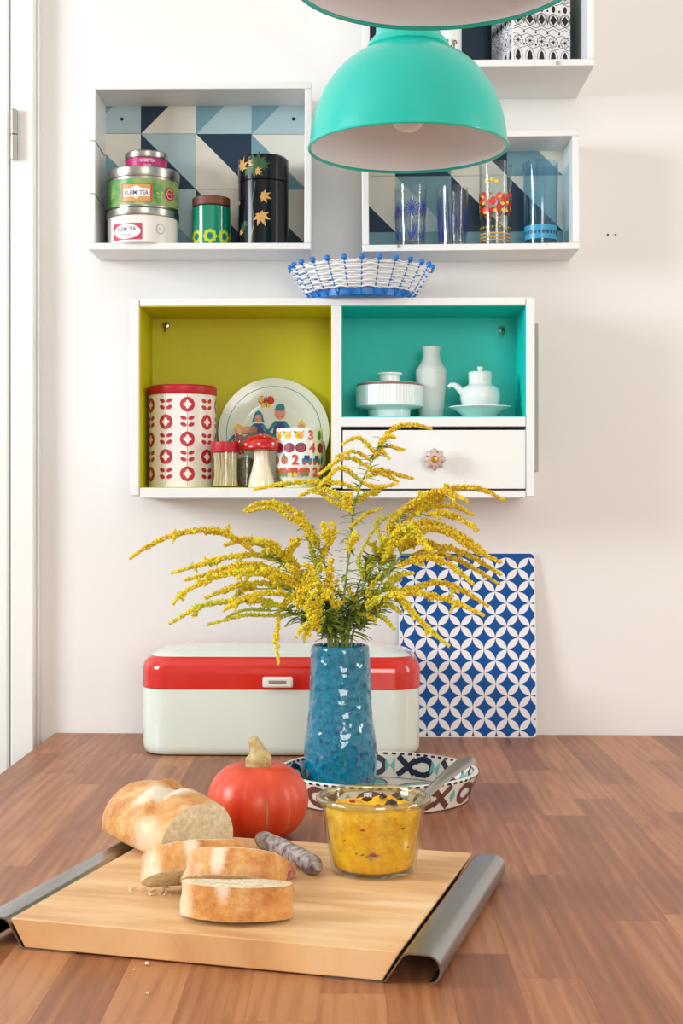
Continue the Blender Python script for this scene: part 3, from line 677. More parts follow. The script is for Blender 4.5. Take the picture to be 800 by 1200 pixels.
# plate leaning on the back
rp_ = .0905; tilt = rad(13); yb_ = -.047
pc = pt(320.5, 497, -.03)
t = thing('decorated_plate', 'round plate with blue ring and a folk family leaning in the lime compartment', 'plate', (pc.x, -.031, ZL+.0005))
PT = Matrix.Translation((0, -.0, 0)) @ Matrix.Rotation(-rad(10), 4, 'X') @ Matrix.Translation((0, 0, rp_)) @ Matrix.Rotation(pi/2, 4, 'X')
prof = [(0, 0), (.050, 0), (.054, .0015), (.062, .0065), (.086, .0100), (rp_, .0115), (rp_, .0135), (.086, .0125), (.062, .0090), (.0535, .0040), (.050, .0032), (0, .0030)]
G().lathe(prof, 96, T=PT).build('dish', mat('plate_glaze', (228, 234, 226), .2, coat=.3), t, smooth=50)
def onplate(s, z, e_): 
    d = math.hypot(s, z); hgt = .003 if d < .05 else .0032+(d-.05)*.055 if d < .0535 else .0040+(d-.0535)/.0085*.005 if d < .062 else .009+(d-.062)/.024*.0035
    return PT @ Vector((s, z, hgt+.0002+e_))
P = Print(); P.ring(0, 0, .0775, .0775, .0010, M['tealp'], 0, 72)
def fig(P, x, z, k, hat, body, hatw=1):
    P.poly(ell(x, z+.018*k, .0062*k, .0066*k, 14), M[hat], 0); P.poly(ell(x, z+.0165*k, .0046*k, .005*k, 12), M['skin'], 1)
    P.poly([(x-.003*k, z+.0155*k), (x-.001*k, z+.0155*k), (x-.002*k, z+.0135*k)], M['redp'], 2); P.poly([(x+.003*k, z+.0155*k), (x+.001*k, z+.0155*k), (x+.002*k, z+.0135*k)], M['redp'], 2)
    P.poly([(x-.006*k, z+.010*k), (x+.006*k, z+.010*k), (x+.009*k, z-.018*k), (x-.009*k, z-.018*k)], M[body], 0)
    for s_ in (-1, 1): P.line([(x+s_*.005*k, z+.008*k), (x+s_*.013*k, z-.002*k), (x+s_*.006*k, z-.008*k)], .0042*k, M['tealp'], 1)
fig(P, -.026, .004, 1.3, 'tealp', 'navyp'); fig(P, .0095, .006, 1.5, 'skin', 'navyp'); fig(P, -.058, -.0146, 1.2, 'yellowp', 'redp'); fig(P, .045, -.009, 1.15, 'yellowp', 'tealp')
P.poly([(.001, .0395), (.018, .040), (.016, .048), (.009, .050), (.003, .047)], M['tealp'], 3); P.line([(-.001, .0395), (.015, .0385)], .002, M['tealp'], 3)
P.poly([(-.037, .018), (-.031, .035), (-.026, .039), (-.021, .035), (-.015, .018), (-.020, .019), (-.022, .033), (-.030, .033), (-.032, .019)], M['tealp'], 3)
P.poly([(.041, .0155), (.049, .0155), (.046, .025)], M['yellowp'], .5)
for s_ in (-1, 1):
    P.poly(ell(-.013+s_*.007, .055, .0062, .0066, 12), M['redp'], 0); P.poly(ell(-.013+s_*.007, .056, .0030, .0034, 8), M['yellowp'], 1); P.poly(ell(-.013+s_*.005, .0475, .0040, .0040, 8), M['yellowp'], 2)
    P.line([(-.026+s_*.008, .004), (-.026+s_*.019, -.006), (-.026+s_*.020, -.022)], .005, M['pinkp'], 0)
P.line([(-.013, .044), (-.013, .061)], .0018, M['ink'], 3)
P.build('family_print', onplate, t, step=.006)
# glass jar with cork lid behind
yq = -.085; c = pt(288, 500, yq); r = .0195; zt_ = pt(0, 501, yq).z-ZL
t = thing('spice_jar', 'small glass jar with cork lid behind the red mushroom', 'jar', (c.x, yq, ZL))
G().lathe([(0, 0), (r-.001, 0), (r, .002), (r, zt_-.018), (r-.003, zt_-.012), (r-.003, zt_-.008), (r-.0045, zt_-.008), (r-.0045, zt_-.012), (r-.0015, zt_-.018), (r-.0015, .003), (0, .003)], 40).build('jar_glass', M['glass'], t)
G().lathe([(0, .0035), (r-.0022, .0035), (r-.0022, zt_*.45), (.006, zt_*.5), (0, zt_*.48)], 32).build('spice_filling', mat('dried_herb', (104, 92, 62), .8, bump=1, bscale=300, rgb2=(150, 140, 110), vscale=200), t)
G().lathe([(0, zt_-.010), (r-.002, zt_-.010), (r-.001, zt_), (0, zt_)], 32).build('lid', M['cork'], t)
# toothpick jar
yq = -.118; c = pt(264, 500, yq); r = (pt(280, 500, yq).x-pt(247.5, 500, yq).x)/2; zt_ = pt(0, 517.5, yq-r).z-ZL; zl = pt(0, 529.5, yq-r).z-ZL
t = thing('toothpick_jar', 'small clear jar of toothpicks with red lid', 'jar', (c.x, yq, ZL))
G().lathe([(0, 0), (r-.001, 0), (r-.0005, .001), (r-.0005, zl), (r-.0015, zl), (r-.0015, .002), (0, .002)], 40).build('jar_glass', M['glass'], t)
G().lathe([(0, zl), (r, zl), (r+.0003, zl+.001), (r+.0003, zt_-.001), (r-.001, zt_), (0, zt_)], 48, rfn=lambda a, z: 1+.008*cos(40*a)).build('lid', M['redprint'], t)
g = G()
for i in range(230):
    a = R.uniform(0, 2*pi); q = (r-.0028)*math.sqrt(R.random()); b = a+R.uniform(-.5, .5); q2 = (r-.0028)*math.sqrt(R.random())
    g.tube([(q*cos(a), q*sin(a), .0025), (q2*cos(b), q2*sin(b), zl-.0015)], .0006, 4)
g.build('toothpicks', M['tooth'], t, smooth=0, kind='stuff')
# mushroom
yq = -.118; c = pt(306.5, 500, yq); k = (yq+DIST)/F
t = thing('toadstool_ornament', 'china toadstool with red spotted cap and cream stem', 'ornament', (c.x, yq, ZL))
hz = pt(0, 526, yq).z-ZL; ht = pt(0, 509.5, yq).z-ZL
sp = [(0, 0), (.0195, 0), (.0208, .003), (.0195, .014), (.0150, .030), (.0125, .045), (.0120, hz+.002), (0, hz+.002)]
G().lathe([(p.x, p.y) for p in wpath([(a, b, 0) for a, b in sp], 4)], 40).build('stem', mat('cream_china', (240, 234, 206), .15, coat=.4), t, smooth=60)
cp = [(.0, hz+.003), (.012, hz), (.026, hz-.003), (.0305, hz-.001), (.0310, hz+.003), (.0265, hz+.013), (.016, ht-.0025), (.006, ht-.0002), (0, ht)]
G().lathe([(p.x, p.y) for p in wpath([(a, b, 0) for a, b in cp], 5)], 56).build('cap', M['red'], t, smooth=80)
g = G()
for a, z_, rr in ((-95, .25, .031), (-140, .25, .031), (-50, .3, .0305), (-20, .45, .028), (-120, .6, .0235), (-75, .75, .020), (-160, .6, .0235), (-30, .8, .016), (-100, .95, .009), (60, .6, .0235), (120, .4, .029), (160, .8, .016), (30, .3, .030), (95, .75, .019)):
    a = rad(a); g.lathe([(0, -.0012), (.0019, -.0006), (.0021, .0), (.0014, .001), (0, .0013)], 10, T=Matrix.Translation((rr*.985*cos(a), rr*.985*sin(a), hz+(ht-hz)*z_)) @ Matrix.Rotation(a, 4, 'Z') @ Matrix.Rotation(rad(90-z_*80), 4, 'Y'))
g.build('white_spots', M['whiteprint'], t, smooth=60)
# number mug
yq = -.105; c = pt(350.5, 500, yq); r = (pt(378, 500, yq).x-pt(323.5, 500, yq).x)/2; zt_ = pt(0, 501.5, yq-r).z-ZL; rb = r*.86
t = thing('number_mug', 'white mug with rows of fruit, numbers and butterflies beside the toadstool', 'mug', (c.x, yq, ZL))
G().lathe([(0, 0), (rb-.006, 0), (rb, .012), (r-.0006, .03), (r, zt_-.001), (r-.001, zt_), (r-.0022, zt_-.001), (r-.0028, .03), (rb-.006, .006), (0, .005)], 56).build('cup', M['china'], t, smooth=50)
G().tube(wpath([(.02, r*.7, zt_*.8), (.036, r+.012, zt_*.78), (.036, r+.014, zt_*.4), (.02, r*.72, zt_*.3)], 6), .003, 8).build('handle', M['china'], t)
P = Print(); rows = [zt_-.0115, zt_-.0310, zt_-.0495, zt_-.0685]; sp_ = 2*pi*r/12
for k in range(-6, 6):
    s = k*sp_+.001; z = rows[0]
    if k % 6 == 1: P.text('3', s, z, .0155, M['redp'], 1, bold=.04)
    elif k % 6 == 2: P.poly(ell(s, z, .0052, .0078, 12), M['greenp'], 0); P.line([(s, z-.007), (s, z+.007)], .002, M['tealp'], 1)
    else: P.poly(ell(s, z, .0078, .0062, 12), M['yellowp'], 0); P.poly(ell(s+.001, z-.0012, .0048, .0034, 8), M['gold'], 1); P.poly([(s+.003, z+.003), (s+.006, z+.004), (s+.008, z+.008)], M['redp'], 1); P.poly([(s-.006, z+.001), (s-.009, z+.007), (s-.003, z+.005)], M['greenp'], 1)
    s = k*sp_+.004; z = rows[1]
    if k % 6 == 1: P.text('4', s, z, .0155, M['redp'], 1, bold=.04)
    else: P.poly(ell(s, z, .0090, .0078, 16), M['plum'], 0); P.ring(s, z, .0058, .005, .0010, M['redp'], 1, 12); P.poly(ell(s, z, .0020, .0018, 8), M['pinkp'], 2)
    s = k*sp_-.005; z = rows[2]
    if k % 6 == 0: P.text('2', s, z, .0160, M['redp'], 1, bold=.04)
    elif k % 6 in (5, 4): P.poly(ell(s, z, .0068, .0072, 12), M['redp'], 0); P.poly(ell(s, z-.001, .003, .0045, 8), M['greenp'], 1); P.poly([(s-.004, z+.005), (s+.004, z+.005), (s, z+.009)], M['greenp'], 1)
    else: P.poly(rect(s-.0085, s+.0085, z-.005, z+.002), M['tealp'], 0); P.poly(rect(s-.005, s+.004, z, z+.0065), M['navyp'], .5); P.poly(ell(s-.0048, z-.0055, .0032, .0028, 8), M['redp'], 1); P.poly(ell(s+.0048, z-.0055, .0032, .0028, 8), M['redp'], 1)
    s = k*sp_+.010; z = rows[3]
    if k % 6 == 1: P.text('2', s, z, .0150, M['redp'], 1, bold=.04)
    else:
        for q in (-1, 1): P.poly(ell(s+q*.0042, z+.002, .0046, .0052, 8, q*.5), M['redp'], 0); P.poly(ell(s+q*.0038, z-.0042, .0034, .0034, 8), M['yellowp' if k % 2 else 'greenp'], 1)
        P.line([(s, z-.006), (s, z+.006)], .0016, M['greenp'], 2)
P.build('fruit_and_number_print', cyl(r*.992, r+.0001, zt_), t, step=.004)

# content: turquoise compartment
ZT = zb+CZ(489)+e; yq = -.082
def U(y): return (y+DIST)/F
c = pt(456, 450, yq); s_ = U(yq)
t = thing('lidded_bowl', 'white china lidded sugar bowl with ribbed band, left in the turquoise compartment', 'bowl', (c.x, yq, ZT))
def pz(v): return pt(456, v, yq-.02).z-ZT
G().lathe([(0, 0), (22*s_, 0), (24*s_, .001), (25*s_, pz(480)), (37*s_, pz(477)), (39*s_, pz(475.5)), (39.2*s_, pz(452)), (37*s_, pz(451)), (35*s_, pz(452)), (35*s_, .03), (0, .02)], 288, rfn=lambda a, z: 1+(.005*cos(72*a) if pz(476) < z < pz(450) else 0)).build('bowl_body', M['china'], t, smooth=40)
G().lathe([(38.5*s_, pz(451.5)), (38.8*s_, pz(450.5)), (38*s_, pz(449)), (37*s_, pz(449))], 72).build('lid_edge', mat('china_line', (150, 110, 104), .3), t)
G().lathe([(37.5*s_, pz(450)), (36*s_, pz(448.5)), (20*s_, pz(446.5)), (12*s_, pz(445)), (12*s_, pz(440)), (15.5*s_, pz(437.5)), (15.5*s_, pz(436)), (10*s_, pz(435.6)), (0, pz(436))], 64).build('lid', M['china'], t, smooth=50)
yv = -.06; c = pt(505, 450, yv); s_ = U(yv)
t = thing('bisque_vase', 'narrow matt white relief vase standing behind the pouring pot', 'vase', (c.x, yv, ZT))
def pz(v): return pt(505, v, yv-.01).z-ZT
pr = [(0, 0), (12*s_, 0), (14*s_, .002), (15.5*s_, pz(470)), (17.5*s_, pz(450)), (18.3*s_, pz(436)), (18*s_, pz(432.5)), (14.5*s_, pz(428)), (10.5*s_, pz(420)), (9.8*s_, pz(413)), (10.8*s_, pz(406)), (10*s_, pz(405.4)), (9*s_, pz(407)), (8*s_, pz(415)), (0, pz(420))]
G().lathe(pr, 56, rfn=lambda a, z: 1+(.03*cos(9*a+z*90)*(1 if .012 < z < pz(434) else 0))).build('vase_body', M['bisque'], t, smooth=60)
yv = -.088; c = pt(562.5, 450, yv); s_ = U(yv)
def pz(v): return pt(562, v, yv-.015).z-ZT
t = thing('saucer', 'white china saucer under the small pouring pot', 'saucer', (c.x, yv, ZT), group=None)
G().lathe([(0, 0), (16*s_, 0), (17*s_, .001), (28*s_, pz(481)), (37*s_, pz(477)), (36.7*s_, pz(476)), (28*s_, pz(479.5)), (16*s_, .0045), (0, .004)], 64).build('dish', M['china'], t, smooth=60)
Zs = .0045
t = thing('pouring_pot', 'small white china pouring pot with spout and lid on a saucer', 'pot', (c.x, yv, ZT+Zs))
def qz(v): return pz(v)-Zs
pr = [(0, 0), (12*s_, .0), (15*s_, .0015), (21*s_, qz(474)), (23.3*s_, qz(466)), (23*s_, qz(459)), (19.5*s_, qz(453)), (14.5*s_, qz(450)), (13.3*s_, qz(447)), (13.8*s_, qz(437.5)), (12*s_, qz(437)), (0, qz(437))]
G().lathe([(p.x, p.y) for p in wpath([(a, b, 0) for a, b in pr], 4)], 56).build('pot_body', M['china'], t, smooth=60)
G().lathe([(0, qz(437.3)), (13.5*s_, qz(437.3)), (14.2*s_, qz(436)), (13.5*s_, qz(435)), (6*s_, qz(434.6)), (2.5*s_, qz(434)), (2.4*s_, qz(432.5)), (3.8*s_, qz(431)), (3.4*s_, qz(428.8)), (0, qz(428.2))], 48).build('lid', M['china'], t, smooth=50)
sp = [(-18*s_, 0, qz(462)), (-23*s_, 0, qz(456)), (-28*s_, 0, qz(451.5)), (-33*s_, 0, qz(450)), (-37*s_, 0, qz(452.5))]
G().tube(wpath(sp, 5), [.0065-.0035*i/20 for i in range(21)], 12).build('spout', M['china'], t)

# ---------------------------------------------------------------- woven basket on the cabinet
yq = -.098; zc_ = zb+H; c = pt(423, 345, yq); s_ = U(yq)
t = thing('woven_basket', 'round basket of white woven plastic with blue beads and blue base', 'basket', (c.x, yq, zc_))
Rb, Rt, Hb = 56*s_, 80*s_, 36*s_
hb0 = .0105
n = 26
G().lathe([(0, 0), (Rb+.001, 0), (Rb+.0025, .001), (Rb+.0035, hb0*.8), (Rb+.0035, hb0), (Rb+.001, hb0), (Rb-.001, .004), (0, .004)], 104, rfn=lambda a, z: 1).build('base', M['bluepl'], t)
g = G(); vs = []
for i in range(104):
    a = 2*pi*i/104; z1 = hb0+.0038*max(0, cos(n*a/2*1)) ; g.add([((Rb+.0036)*cos(a), (Rb+.0036)*sin(a), .004), ((Rb+.0036)*cos(a+2*pi/104), (Rb+.0036)*sin(a+2*pi/104), .004), ((Rb+.0044)*cos(a+2*pi/104), (Rb+.0044)*sin(a+2*pi/104), hb0+.0038*abs(cos(n*(a+2*pi/104)/4))), ((Rb+.0044)*cos(a), (Rb+.0044)*sin(a), hb0+.0038*abs(cos(n*a/4)))], [(0, 1, 2, 3)])
g.build('scalloped_edge', M['bluepl'], t)
def brad(z): q = z/Hb; return Rb+(Rt-Rb)*(q**.8)+.001
rib = beadm = None
for i in range(n):
    a = 2*pi*(i+.5)/n
    if rib is None:
        g = G(); g.tube([(brad(z), 0, z) for z in [Hb*k/8 for k in range(9)]]+[(Rt+.003, 0, Hb+.002)], .0013, 6); rib = g.build('rib', M['bluepl'], t)
        g = G(); g.lathe([(0, -.0050)]+[(.0046*sin(q), -.0050*cos(q)) for q in [pi*k/8 for k in range(1, 8)]]+[(0, .0050)], 12, T=Matrix.Translation((Rt+.004, 0, Hb+.004)) @ Matrix.Rotation(rad(25), 4, 'Y')); bd_ = g.build('bead', M['bluepl'], t, smooth=80)
        o1, o2 = rib, bd_
    else:
        o1 = rib.copy(); COL.objects.link(o1); o2 = bd_.copy(); COL.objects.link(o2); o1.parent = t; o2.parent = t
    o1.rotation_euler = (0, 0, a); o2.rotation_euler = (0, 0, a)
for j in range(10):
    z = hb0+.002+(Hb-hb0-.004)*j/9; ph = (j % 2)*pi; pts = []
    for i in range(208):
        a = 2*pi*i/208; rr = brad(z)+.0026*cos(n*a/2*1+ph); pts.append((rr*cos(a), rr*sin(a), z+.0006*cos(n*a+ph)))
    G().tube(pts, .0015, 5, closed=True).build('woven_strand', M['whitepl'], t)
pts = []
for i in range(n*2*4):
    a = 2*pi*i/(n*8); q = abs(((a*n/(2*pi)) % 1)-.5)*2; pts.append(((Rt+.001+.002*(1-q))*cos(a), (Rt+.001+.002*(1-q))*sin(a), Hb-.001+.0035*(1-q)))
G().tube(pts, .0009, 5, closed=True).build('rim_strand', M['whitepl'], t)

# ---------------------------------------------------------------- bread box
fy = gd(330, 887).y; ax0 = pt(163, 850, fy).x; ax1 = pt(493, 850, fy).x
bw, bd0 = (ax1-ax0)/2, fy; bd1 = -.03
t = thing('bread_box', 'pale mint enamel bread box with red lid band against the wall', 'bread box', ((ax0+ax1)/2, (bd0+bd1)/2, TABLE))
hd = (bd1-bd0)/2; zs = pt(330, 807.5, fy).z-TABLE; zt_ = .163
def rrect(wx, wy, rc, z, n=8):
    o = []
    for (sx, sy, a0) in ((1, 1, 0), (-1, 1, 90), (-1, -1, 180), (1, -1, 270)):
        for i in range(n+1):
            a = rad(a0+90*i/n); o.append((sx*(wx-rc)+rc*cos(a), sy*(wy-rc)+rc*sin(a), z))
    return o
def loft(g, rings, m=None, cap0=True, cap1=True):
    n = len(rings[0]); base = len(g.v); g.v += [tuple(p) for r_ in rings for p in r_]
    for j in range(len(rings)-1):
        for i in range(n):
            k = (i+1) % n; g.f.append((base+j*n+i, base+j*n+k, base+(j+1)*n+k, base+(j+1)*n+i)); g.m.append(0 if m is None else m[j])
    if cap0: g.f.append(tuple(base+i for i in range(n))[::-1]); g.m.append(0 if m is None else m[0])
    if cap1: g.f.append(tuple(base+(len(rings)-1)*n+i for i in range(n))); g.m.append(0 if m is None else m[-1])
g = G(); rc = .045
loft(g, [rrect(bw-.010, hd-.010, rc-.010, .0), rrect(bw-.004, hd-.004, rc-.004, .0025), rrect(bw-.0008, hd-.0008, rc-.001, .009), rrect(bw, hd, rc, .016), rrect(bw, hd, rc, zs-.0012)])
g.build('box_body', M['mint'], t, smooth=50)
g = G(); loft(g, [rrect(bw-.006, hd-.006, rc-.006, -.0), rrect(bw-.006, hd-.006, rc-.006, .0018)]); g.build('base_edge', M['dark'], t, loc=(0, 0, -.0))
g = G(); rings = [rrect(bw+.0012, hd+.0012, rc, zs)]; cols = []
for i in range(1, 13):
    a = i/12; 
    if a <= .35: rings.append(rrect(bw+.0012-.0008*a, hd+.0012-.0008*a, rc, zs+(.030)*(a/.35)))
    else:
        q = (a-.35)/.65*pi/2; ins = .042*(1-cos(q)); rings.append(rrect(bw-ins, hd-ins, max(rc-ins*.6, .01), zs+.030+(.024)*sin(q)))
cols = [0]*8+[1]*4
rings.append(rrect(bw-.055, hd-.055, .016, zs+.0565)); cols.append(1); rings.append(rrect(bw-.10, hd-.075, .008, zs+.0590)); cols.append(1)
loft(g, rings, cols)
g.build('lid', [M['redenamel'], M['mint']], t, smooth=50)
pl = pt(325.5, 799, fy); lx = pl.x-t.location.x; lz = pl.z-TABLE
hnd = G().box(lx-.0225, lx+.0225, -hd-.009, -hd-.001, lz-.008, lz+.008).build('handle', M['tinwhite'], t, bevel=.003, seg=3)
G().box(lx-.013, lx+.013, -hd-.0096, -hd-.0088, lz-.002, lz+.003).build('label_slot', M['steel'], hnd, bevel=.0004)

# ---------------------------------------------------------------- placemat board leaning on the wall
pb = gd(548, 864.5); q0 = pt(467.5, 860, pb.y).x; q1 = pt(629, 860, pb.y).x; hw_ = (q1-q0)/2
th_ = .004; ztop = pt(548, 648, -.008).z; HH = math.hypot(ztop-TABLE, abs(pb.y)-.006)
t = thing('patterned_board', 'blue and white petal patterned board leaning upright against the wall', 'placemat', ((q0+q1)/2, pb.y, TABLE+.0005))
t.rotation_euler = (-math.asin((abs(pb.y)-.0055)/HH), 0, 0)
out = []
for (sx, sz, a0) in ((1, 1, 0), (-1, 1, 90), (-1, -1, 180), (1, -1, 270)):
    for i in range(7): a = rad(a0+15*i); out.append((sx*(hw_-.009)+.009*cos(a), HH/2+sz*(HH/2-.009)+.009*sin(a)))
G().prism(out, 0, th_).build('board', M['whiteprint'], t)
P = Print()
out2 = [(x*.992, HH/2+(z-HH/2)*.994) for x, z in out]; P.poly(out2, M['blueprint'], 0)
cs = 27*(pb.y+DIST)/F; hc_ = cs/2
def petal(x0, z0, x1, z1):
    d = Vector((x1-x0, z1-z0)); n_ = Vector((-d.y, d.x)); o = []
    for i in range(9): k = i/8; b = .205*sin(pi*k)**.9; o.append((x0+d.x*k+n_.x*b, z0+d.y*k+n_.y*b))
    for i in range(1, 8): k = 1-i/8; b = -.205*sin(pi*k)**.9; o.append((x0+d.x*k+n_.x*b, z0+d.y*k+n_.y*b))
    P.poly(o, M['whiteprint'], 1)
ox_ = pt(513.5+27*0, 654.5, pb.y).x-t.location.x
for i in range(-8, 9):
    for j in range(0, 28):
        x = ox_+i*cs+(hc_ if j % 2 else 0); z = HH-.008-j*hc_
        petal(x, z, x+hc_, z-hc_); petal(x, z, x-hc_, z-hc_)
P.build('petal_print', flat(0), t, clip=(-hw_+.0015, hw_-.0015, .0015, HH-.0015), eps=.0001)

# ---------------------------------------------------------------- ceramic dish
c0 = Vector((0, 0, 0)); dz_ = 1.825; dc = pt(443, 900, -DIST+dz_); 
t = thing('ceramic_dish', 'shallow round dish with painted loops and dotted rim under the vase', 'dish', (dc.x, dc.y, TABLE))
Ro, Ri, hh = .128, .1215, .037
G().lathe([(0, 0), (.112, 0), (.116, .002), (Ro, hh-.002), (Ro-.001, hh), (Ri+.001, hh), (Ri, hh-.002), (.112, .007), (.108, .006), (0, .006)], 112).build('dish_body', M['kraft'], t, smooth=40)
P = Print(); N = 11; circ = 2*pi*Ro
for k in range(N):
    s = -circ/2+circ*(k+.5)/N; m_ = M['brownp']
    P.ring(s-.012, .018, .019, .0140, .0078, m_, 0, 18, 0.0, rad(25), rad(335)); P.line([(s+.000, .028), (s+.012, .016), (s+.026, .005)], .0078, m_, 1); P.line([(s+.000, .009), (s+.012, .020), (s+.026, .032)], .0078, m_, 1)
    P.poly([(s+.032, .010), (s+.037, .018), (s+.032, .027), (s+.027, .018)], M['turq'], 2)
for k in range(70): s = -circ/2+circ*k/70; P.poly(rect(s-.003, s+.003, hh-.0035, hh-.0005), M['indigo'], 2)
P.build('outer_print', cyl(.1156, .1290, hh), t, step=.006)
P = Print(); circ = 2*pi*Ri
for k in range(N):
    s = -circ/2+circ*(k+.2)/N; m_ = M['indigo']
    P.ring(s-.012, .020, .019, .0140, .0078, m_, 0, 18, 0, rad(25), rad(335)); P.line([(s+.000, .029), (s+.012, .018), (s+.026, .008)], .0078, m_, 1); P.line([(s+.000, .010), (s+.012, .021), (s+.026, .032)], .0078, m_, 1)
    P.poly([(s+.030, .012), (s+.037, .020), (s+.030, .030)], M['turq'], 2); P.poly([(s+.044, .012), (s+.037, .020), (s+.044, .030)], M['turq'], 2)
for k in range(66): s = -circ/2+circ*k/66; P.poly(rect(s-.003, s+.003, hh-.003, hh-.0002), M['indigo'], 2)
P.build('inner_print', cyl(.1093, .1218, hh, inside=True), t, step=.006)
P = Print()
for k in range(8): 
    a = k*pi/4; P.poly(ell(.060*cos(a), .060*sin(a), .030, .010, 16, a), M['turq'], 0); P.ring(.060*cos(a), .060*sin(a), .034, .014, .003, M['indigo'], 1, 18, a)
P.ring(0, 0, .103, .103, .004, M['brownp'], 0, 60); P.poly(ell(0, 0, .020, .020, 20), M['indigo'], 0)
P.build('bottom_print', lambda s, z, e_: Vector((s, z, .0061+e_)), t)

# ---------------------------------------------------------------- blue vase
VY = -DIST+1.878; vc = pt(398.5, 850, VY); VB = TABLE+.0072
vm = bpy.data.materials.new('crackled_turquoise_glaze'); vm.use_nodes = True; nt = vm.node_tree; L = nt.links.new
b = nt.nodes['Principled BSDF']; b.inputs['Roughness'].default_value = .09; b.inputs['Coat Weight'].default_value = .6; b.inputs['Coat Roughness'].default_value = .05
tc = nd(nt, 'ShaderNodeTexCoord'); n1 = nd(nt, 'ShaderNodeTexNoise'); setin(n1, Scale=170, Detail=6, Roughness=.6); L(tc.outputs['Object'], n1.inputs['Vector'])
r1 = nd(nt, 'ShaderNodeValToRGB'); e_ = r1.color_ramp.elements; e_[0].position = .33; e_[0].color = (*lin((14, 48, 66)), 1); e_[1].position = .64; e_[1].color = (*lin((0, 128, 158)), 1)
k_ = e_.new(.39); k_.color = (*lin((0, 100, 132)), 1); L(n1.outputs[0], r1.inputs[0])
n3 = nd(nt, 'ShaderNodeTexNoise'); setin(n3, Scale=42, Detail=3, Roughness=.6, Distortion=1.5); L(tc.outputs['Object'], n3.inputs['Vector'])
r3 = nd(nt, 'ShaderNodeValToRGB'); e_ = r3.color_ramp.elements; e_[0].position = .655; e_[0].color = (0, 0, 0, 1); e_[1].position = .69; e_[1].color = (1, 1, 1, 1); L(n3.outputs[0], r3.inputs[0])
mx = nd(nt, 'ShaderNodeMix', data_type='RGBA'); L(r3.outputs[0], mx.inputs[0]); L(r1.outputs[0], mx.inputs[6]); mx.inputs[7].default_value = (*lin((70, 44, 52)), 1)
L(mx.outputs[2], b.inputs['Base Color'])
n2 = nd(nt, 'ShaderNodeTexVoronoi'); n2.inputs['Scale'].default_value = 75; L(tc.outputs['Object'], n2.inputs['Vector'])
n4 = nd(nt, 'ShaderNodeTexNoise'); setin(n4, Scale=55, Detail=2); L(tc.outputs['Object'], n4.inputs['Vector'])
ad = nd(nt, 'ShaderNodeMath', operation='ADD'); L(n2.outputs['Distance'], ad.inputs[0]); L(n4.outputs[0], ad.inputs[1])
bp = nd(nt, 'ShaderNodeBump'); bp.inputs['Strength'].default_value = .6; bp.inputs['Distance'].default_value = .0026; L(ad.outputs[0], bp.inputs['Height']); L(bp.outputs[0], b.inputs['Normal']); L(bp.outputs[0], b.inputs['Coat Normal'])
t = thing('flower_vase', 'turquoise crackle glazed ceramic vase holding the goldenrod', 'vase', (vc.x, VY, VB))
s_ = U(VY); VH = pt(398, 756, VY).z-VB
def vz(v): return pt(398, v, VY).z-VB
pr = [(0, 0), (36*s_, 0), (40*s_, .002), (41.3*s_, .008), (42.3*s_, vz(892)), (42.6*s_, vz(874)), (41.3*s_, vz(862)), (39.3*s_, vz(850)), (37.5*s_, vz(830)), (36*s_, vz(800)), (35*s_, vz(775)), (34.5*s_, vz(762)), (33.2*s_, VH-.001), (32*s_, VH), (30.6*s_, VH-.002), (31*s_, vz(780)), (34*s_, vz(850)), (36*s_, .012), (0, .010)]
G().lathe([(max(p.x, 0), p.y) for p in wpath([(a, b_, 0) for a, b_ in pr], 4)], 80, rfn=lambda a, z: 1+.006*sin(3*a+z*60)+.004*cos(5*a-z*90)).build('vase_body', vm, t, smooth=60)

# ---------------------------------------------------------------- goldenrod
VX = vc.x; VT = VB+VH
ico = [(0, 0, -1), (.724, -.526, -.447), (-.276, -.851, -.447), (-.894, 0, -.447), (-.276, .851, -.447), (.724, .526, -.447), (.276, -.851, .447), (-.724, -.526, .447), (-.724, .526, .447), (.276, .851, .447), (.894, 0, .447), (0, 0, 1)]
icof = [(0, 1, 2), (1, 0, 5), (0, 2, 3), (0, 3, 4), (0, 4, 5), (1, 5, 10), (2, 1, 6), (3, 2, 7), (4, 3, 8), (5, 4, 9), (1, 10, 6), (2, 6, 7), (3, 7, 8), (4, 8, 9), (5, 9, 10), (6, 10, 11), (7, 6, 11), (8, 7, 11), (9, 8, 11), (10, 9, 11)]
def floret(g, p, r, mi):
    n = len(g.v); a, b_, c_ = R.uniform(.7, 1.2), R.uniform(.7, 1.2), R.uniform(.8, 1.4)
    g.v += [(p.x+r*x*a*R.uniform(.75, 1.25), p.y+r*y*b_*R.uniform(.75, 1.25), p.z+r*z*c_*R.uniform(.75, 1.25)) for x, y, z in ico]
    g.f += [(i+n, j+n, k+n) for i, j, k in icof]; g.m += [mi]*20
def leaf(g, p, d, l, w_):
    d = d.normalized(); s = d.cross(Vector((0, 0, 1))); s = s.normalized() if s.length > .01 else Vector((1, 0, 0)); n_ = s.cross(d)
    pts = []
    for k, wd, dr_ in ((0, .15, 0), (.3, 1, -.02), (.65, .8, -.10), (1, .02, -.24)):
        q = p+d*l*k+n_*l*dr_; pts += [q-s*w_*wd/2, q+n_*w_*-.15, q+s*w_*wd/2]
    n = len(g.v); g.v += [tuple(q) for q in pts]
    for j in range(3):
        g.f += [(n+j*3, n+j*3+1, n+j*3+4, n+j*3+3), (n+j*3+1, n+j*3+2, n+j*3+5, n+j*3+4)]; g.m += [0, 0]
def W3(u, v, dy): return pt(u, v, VY+dy)
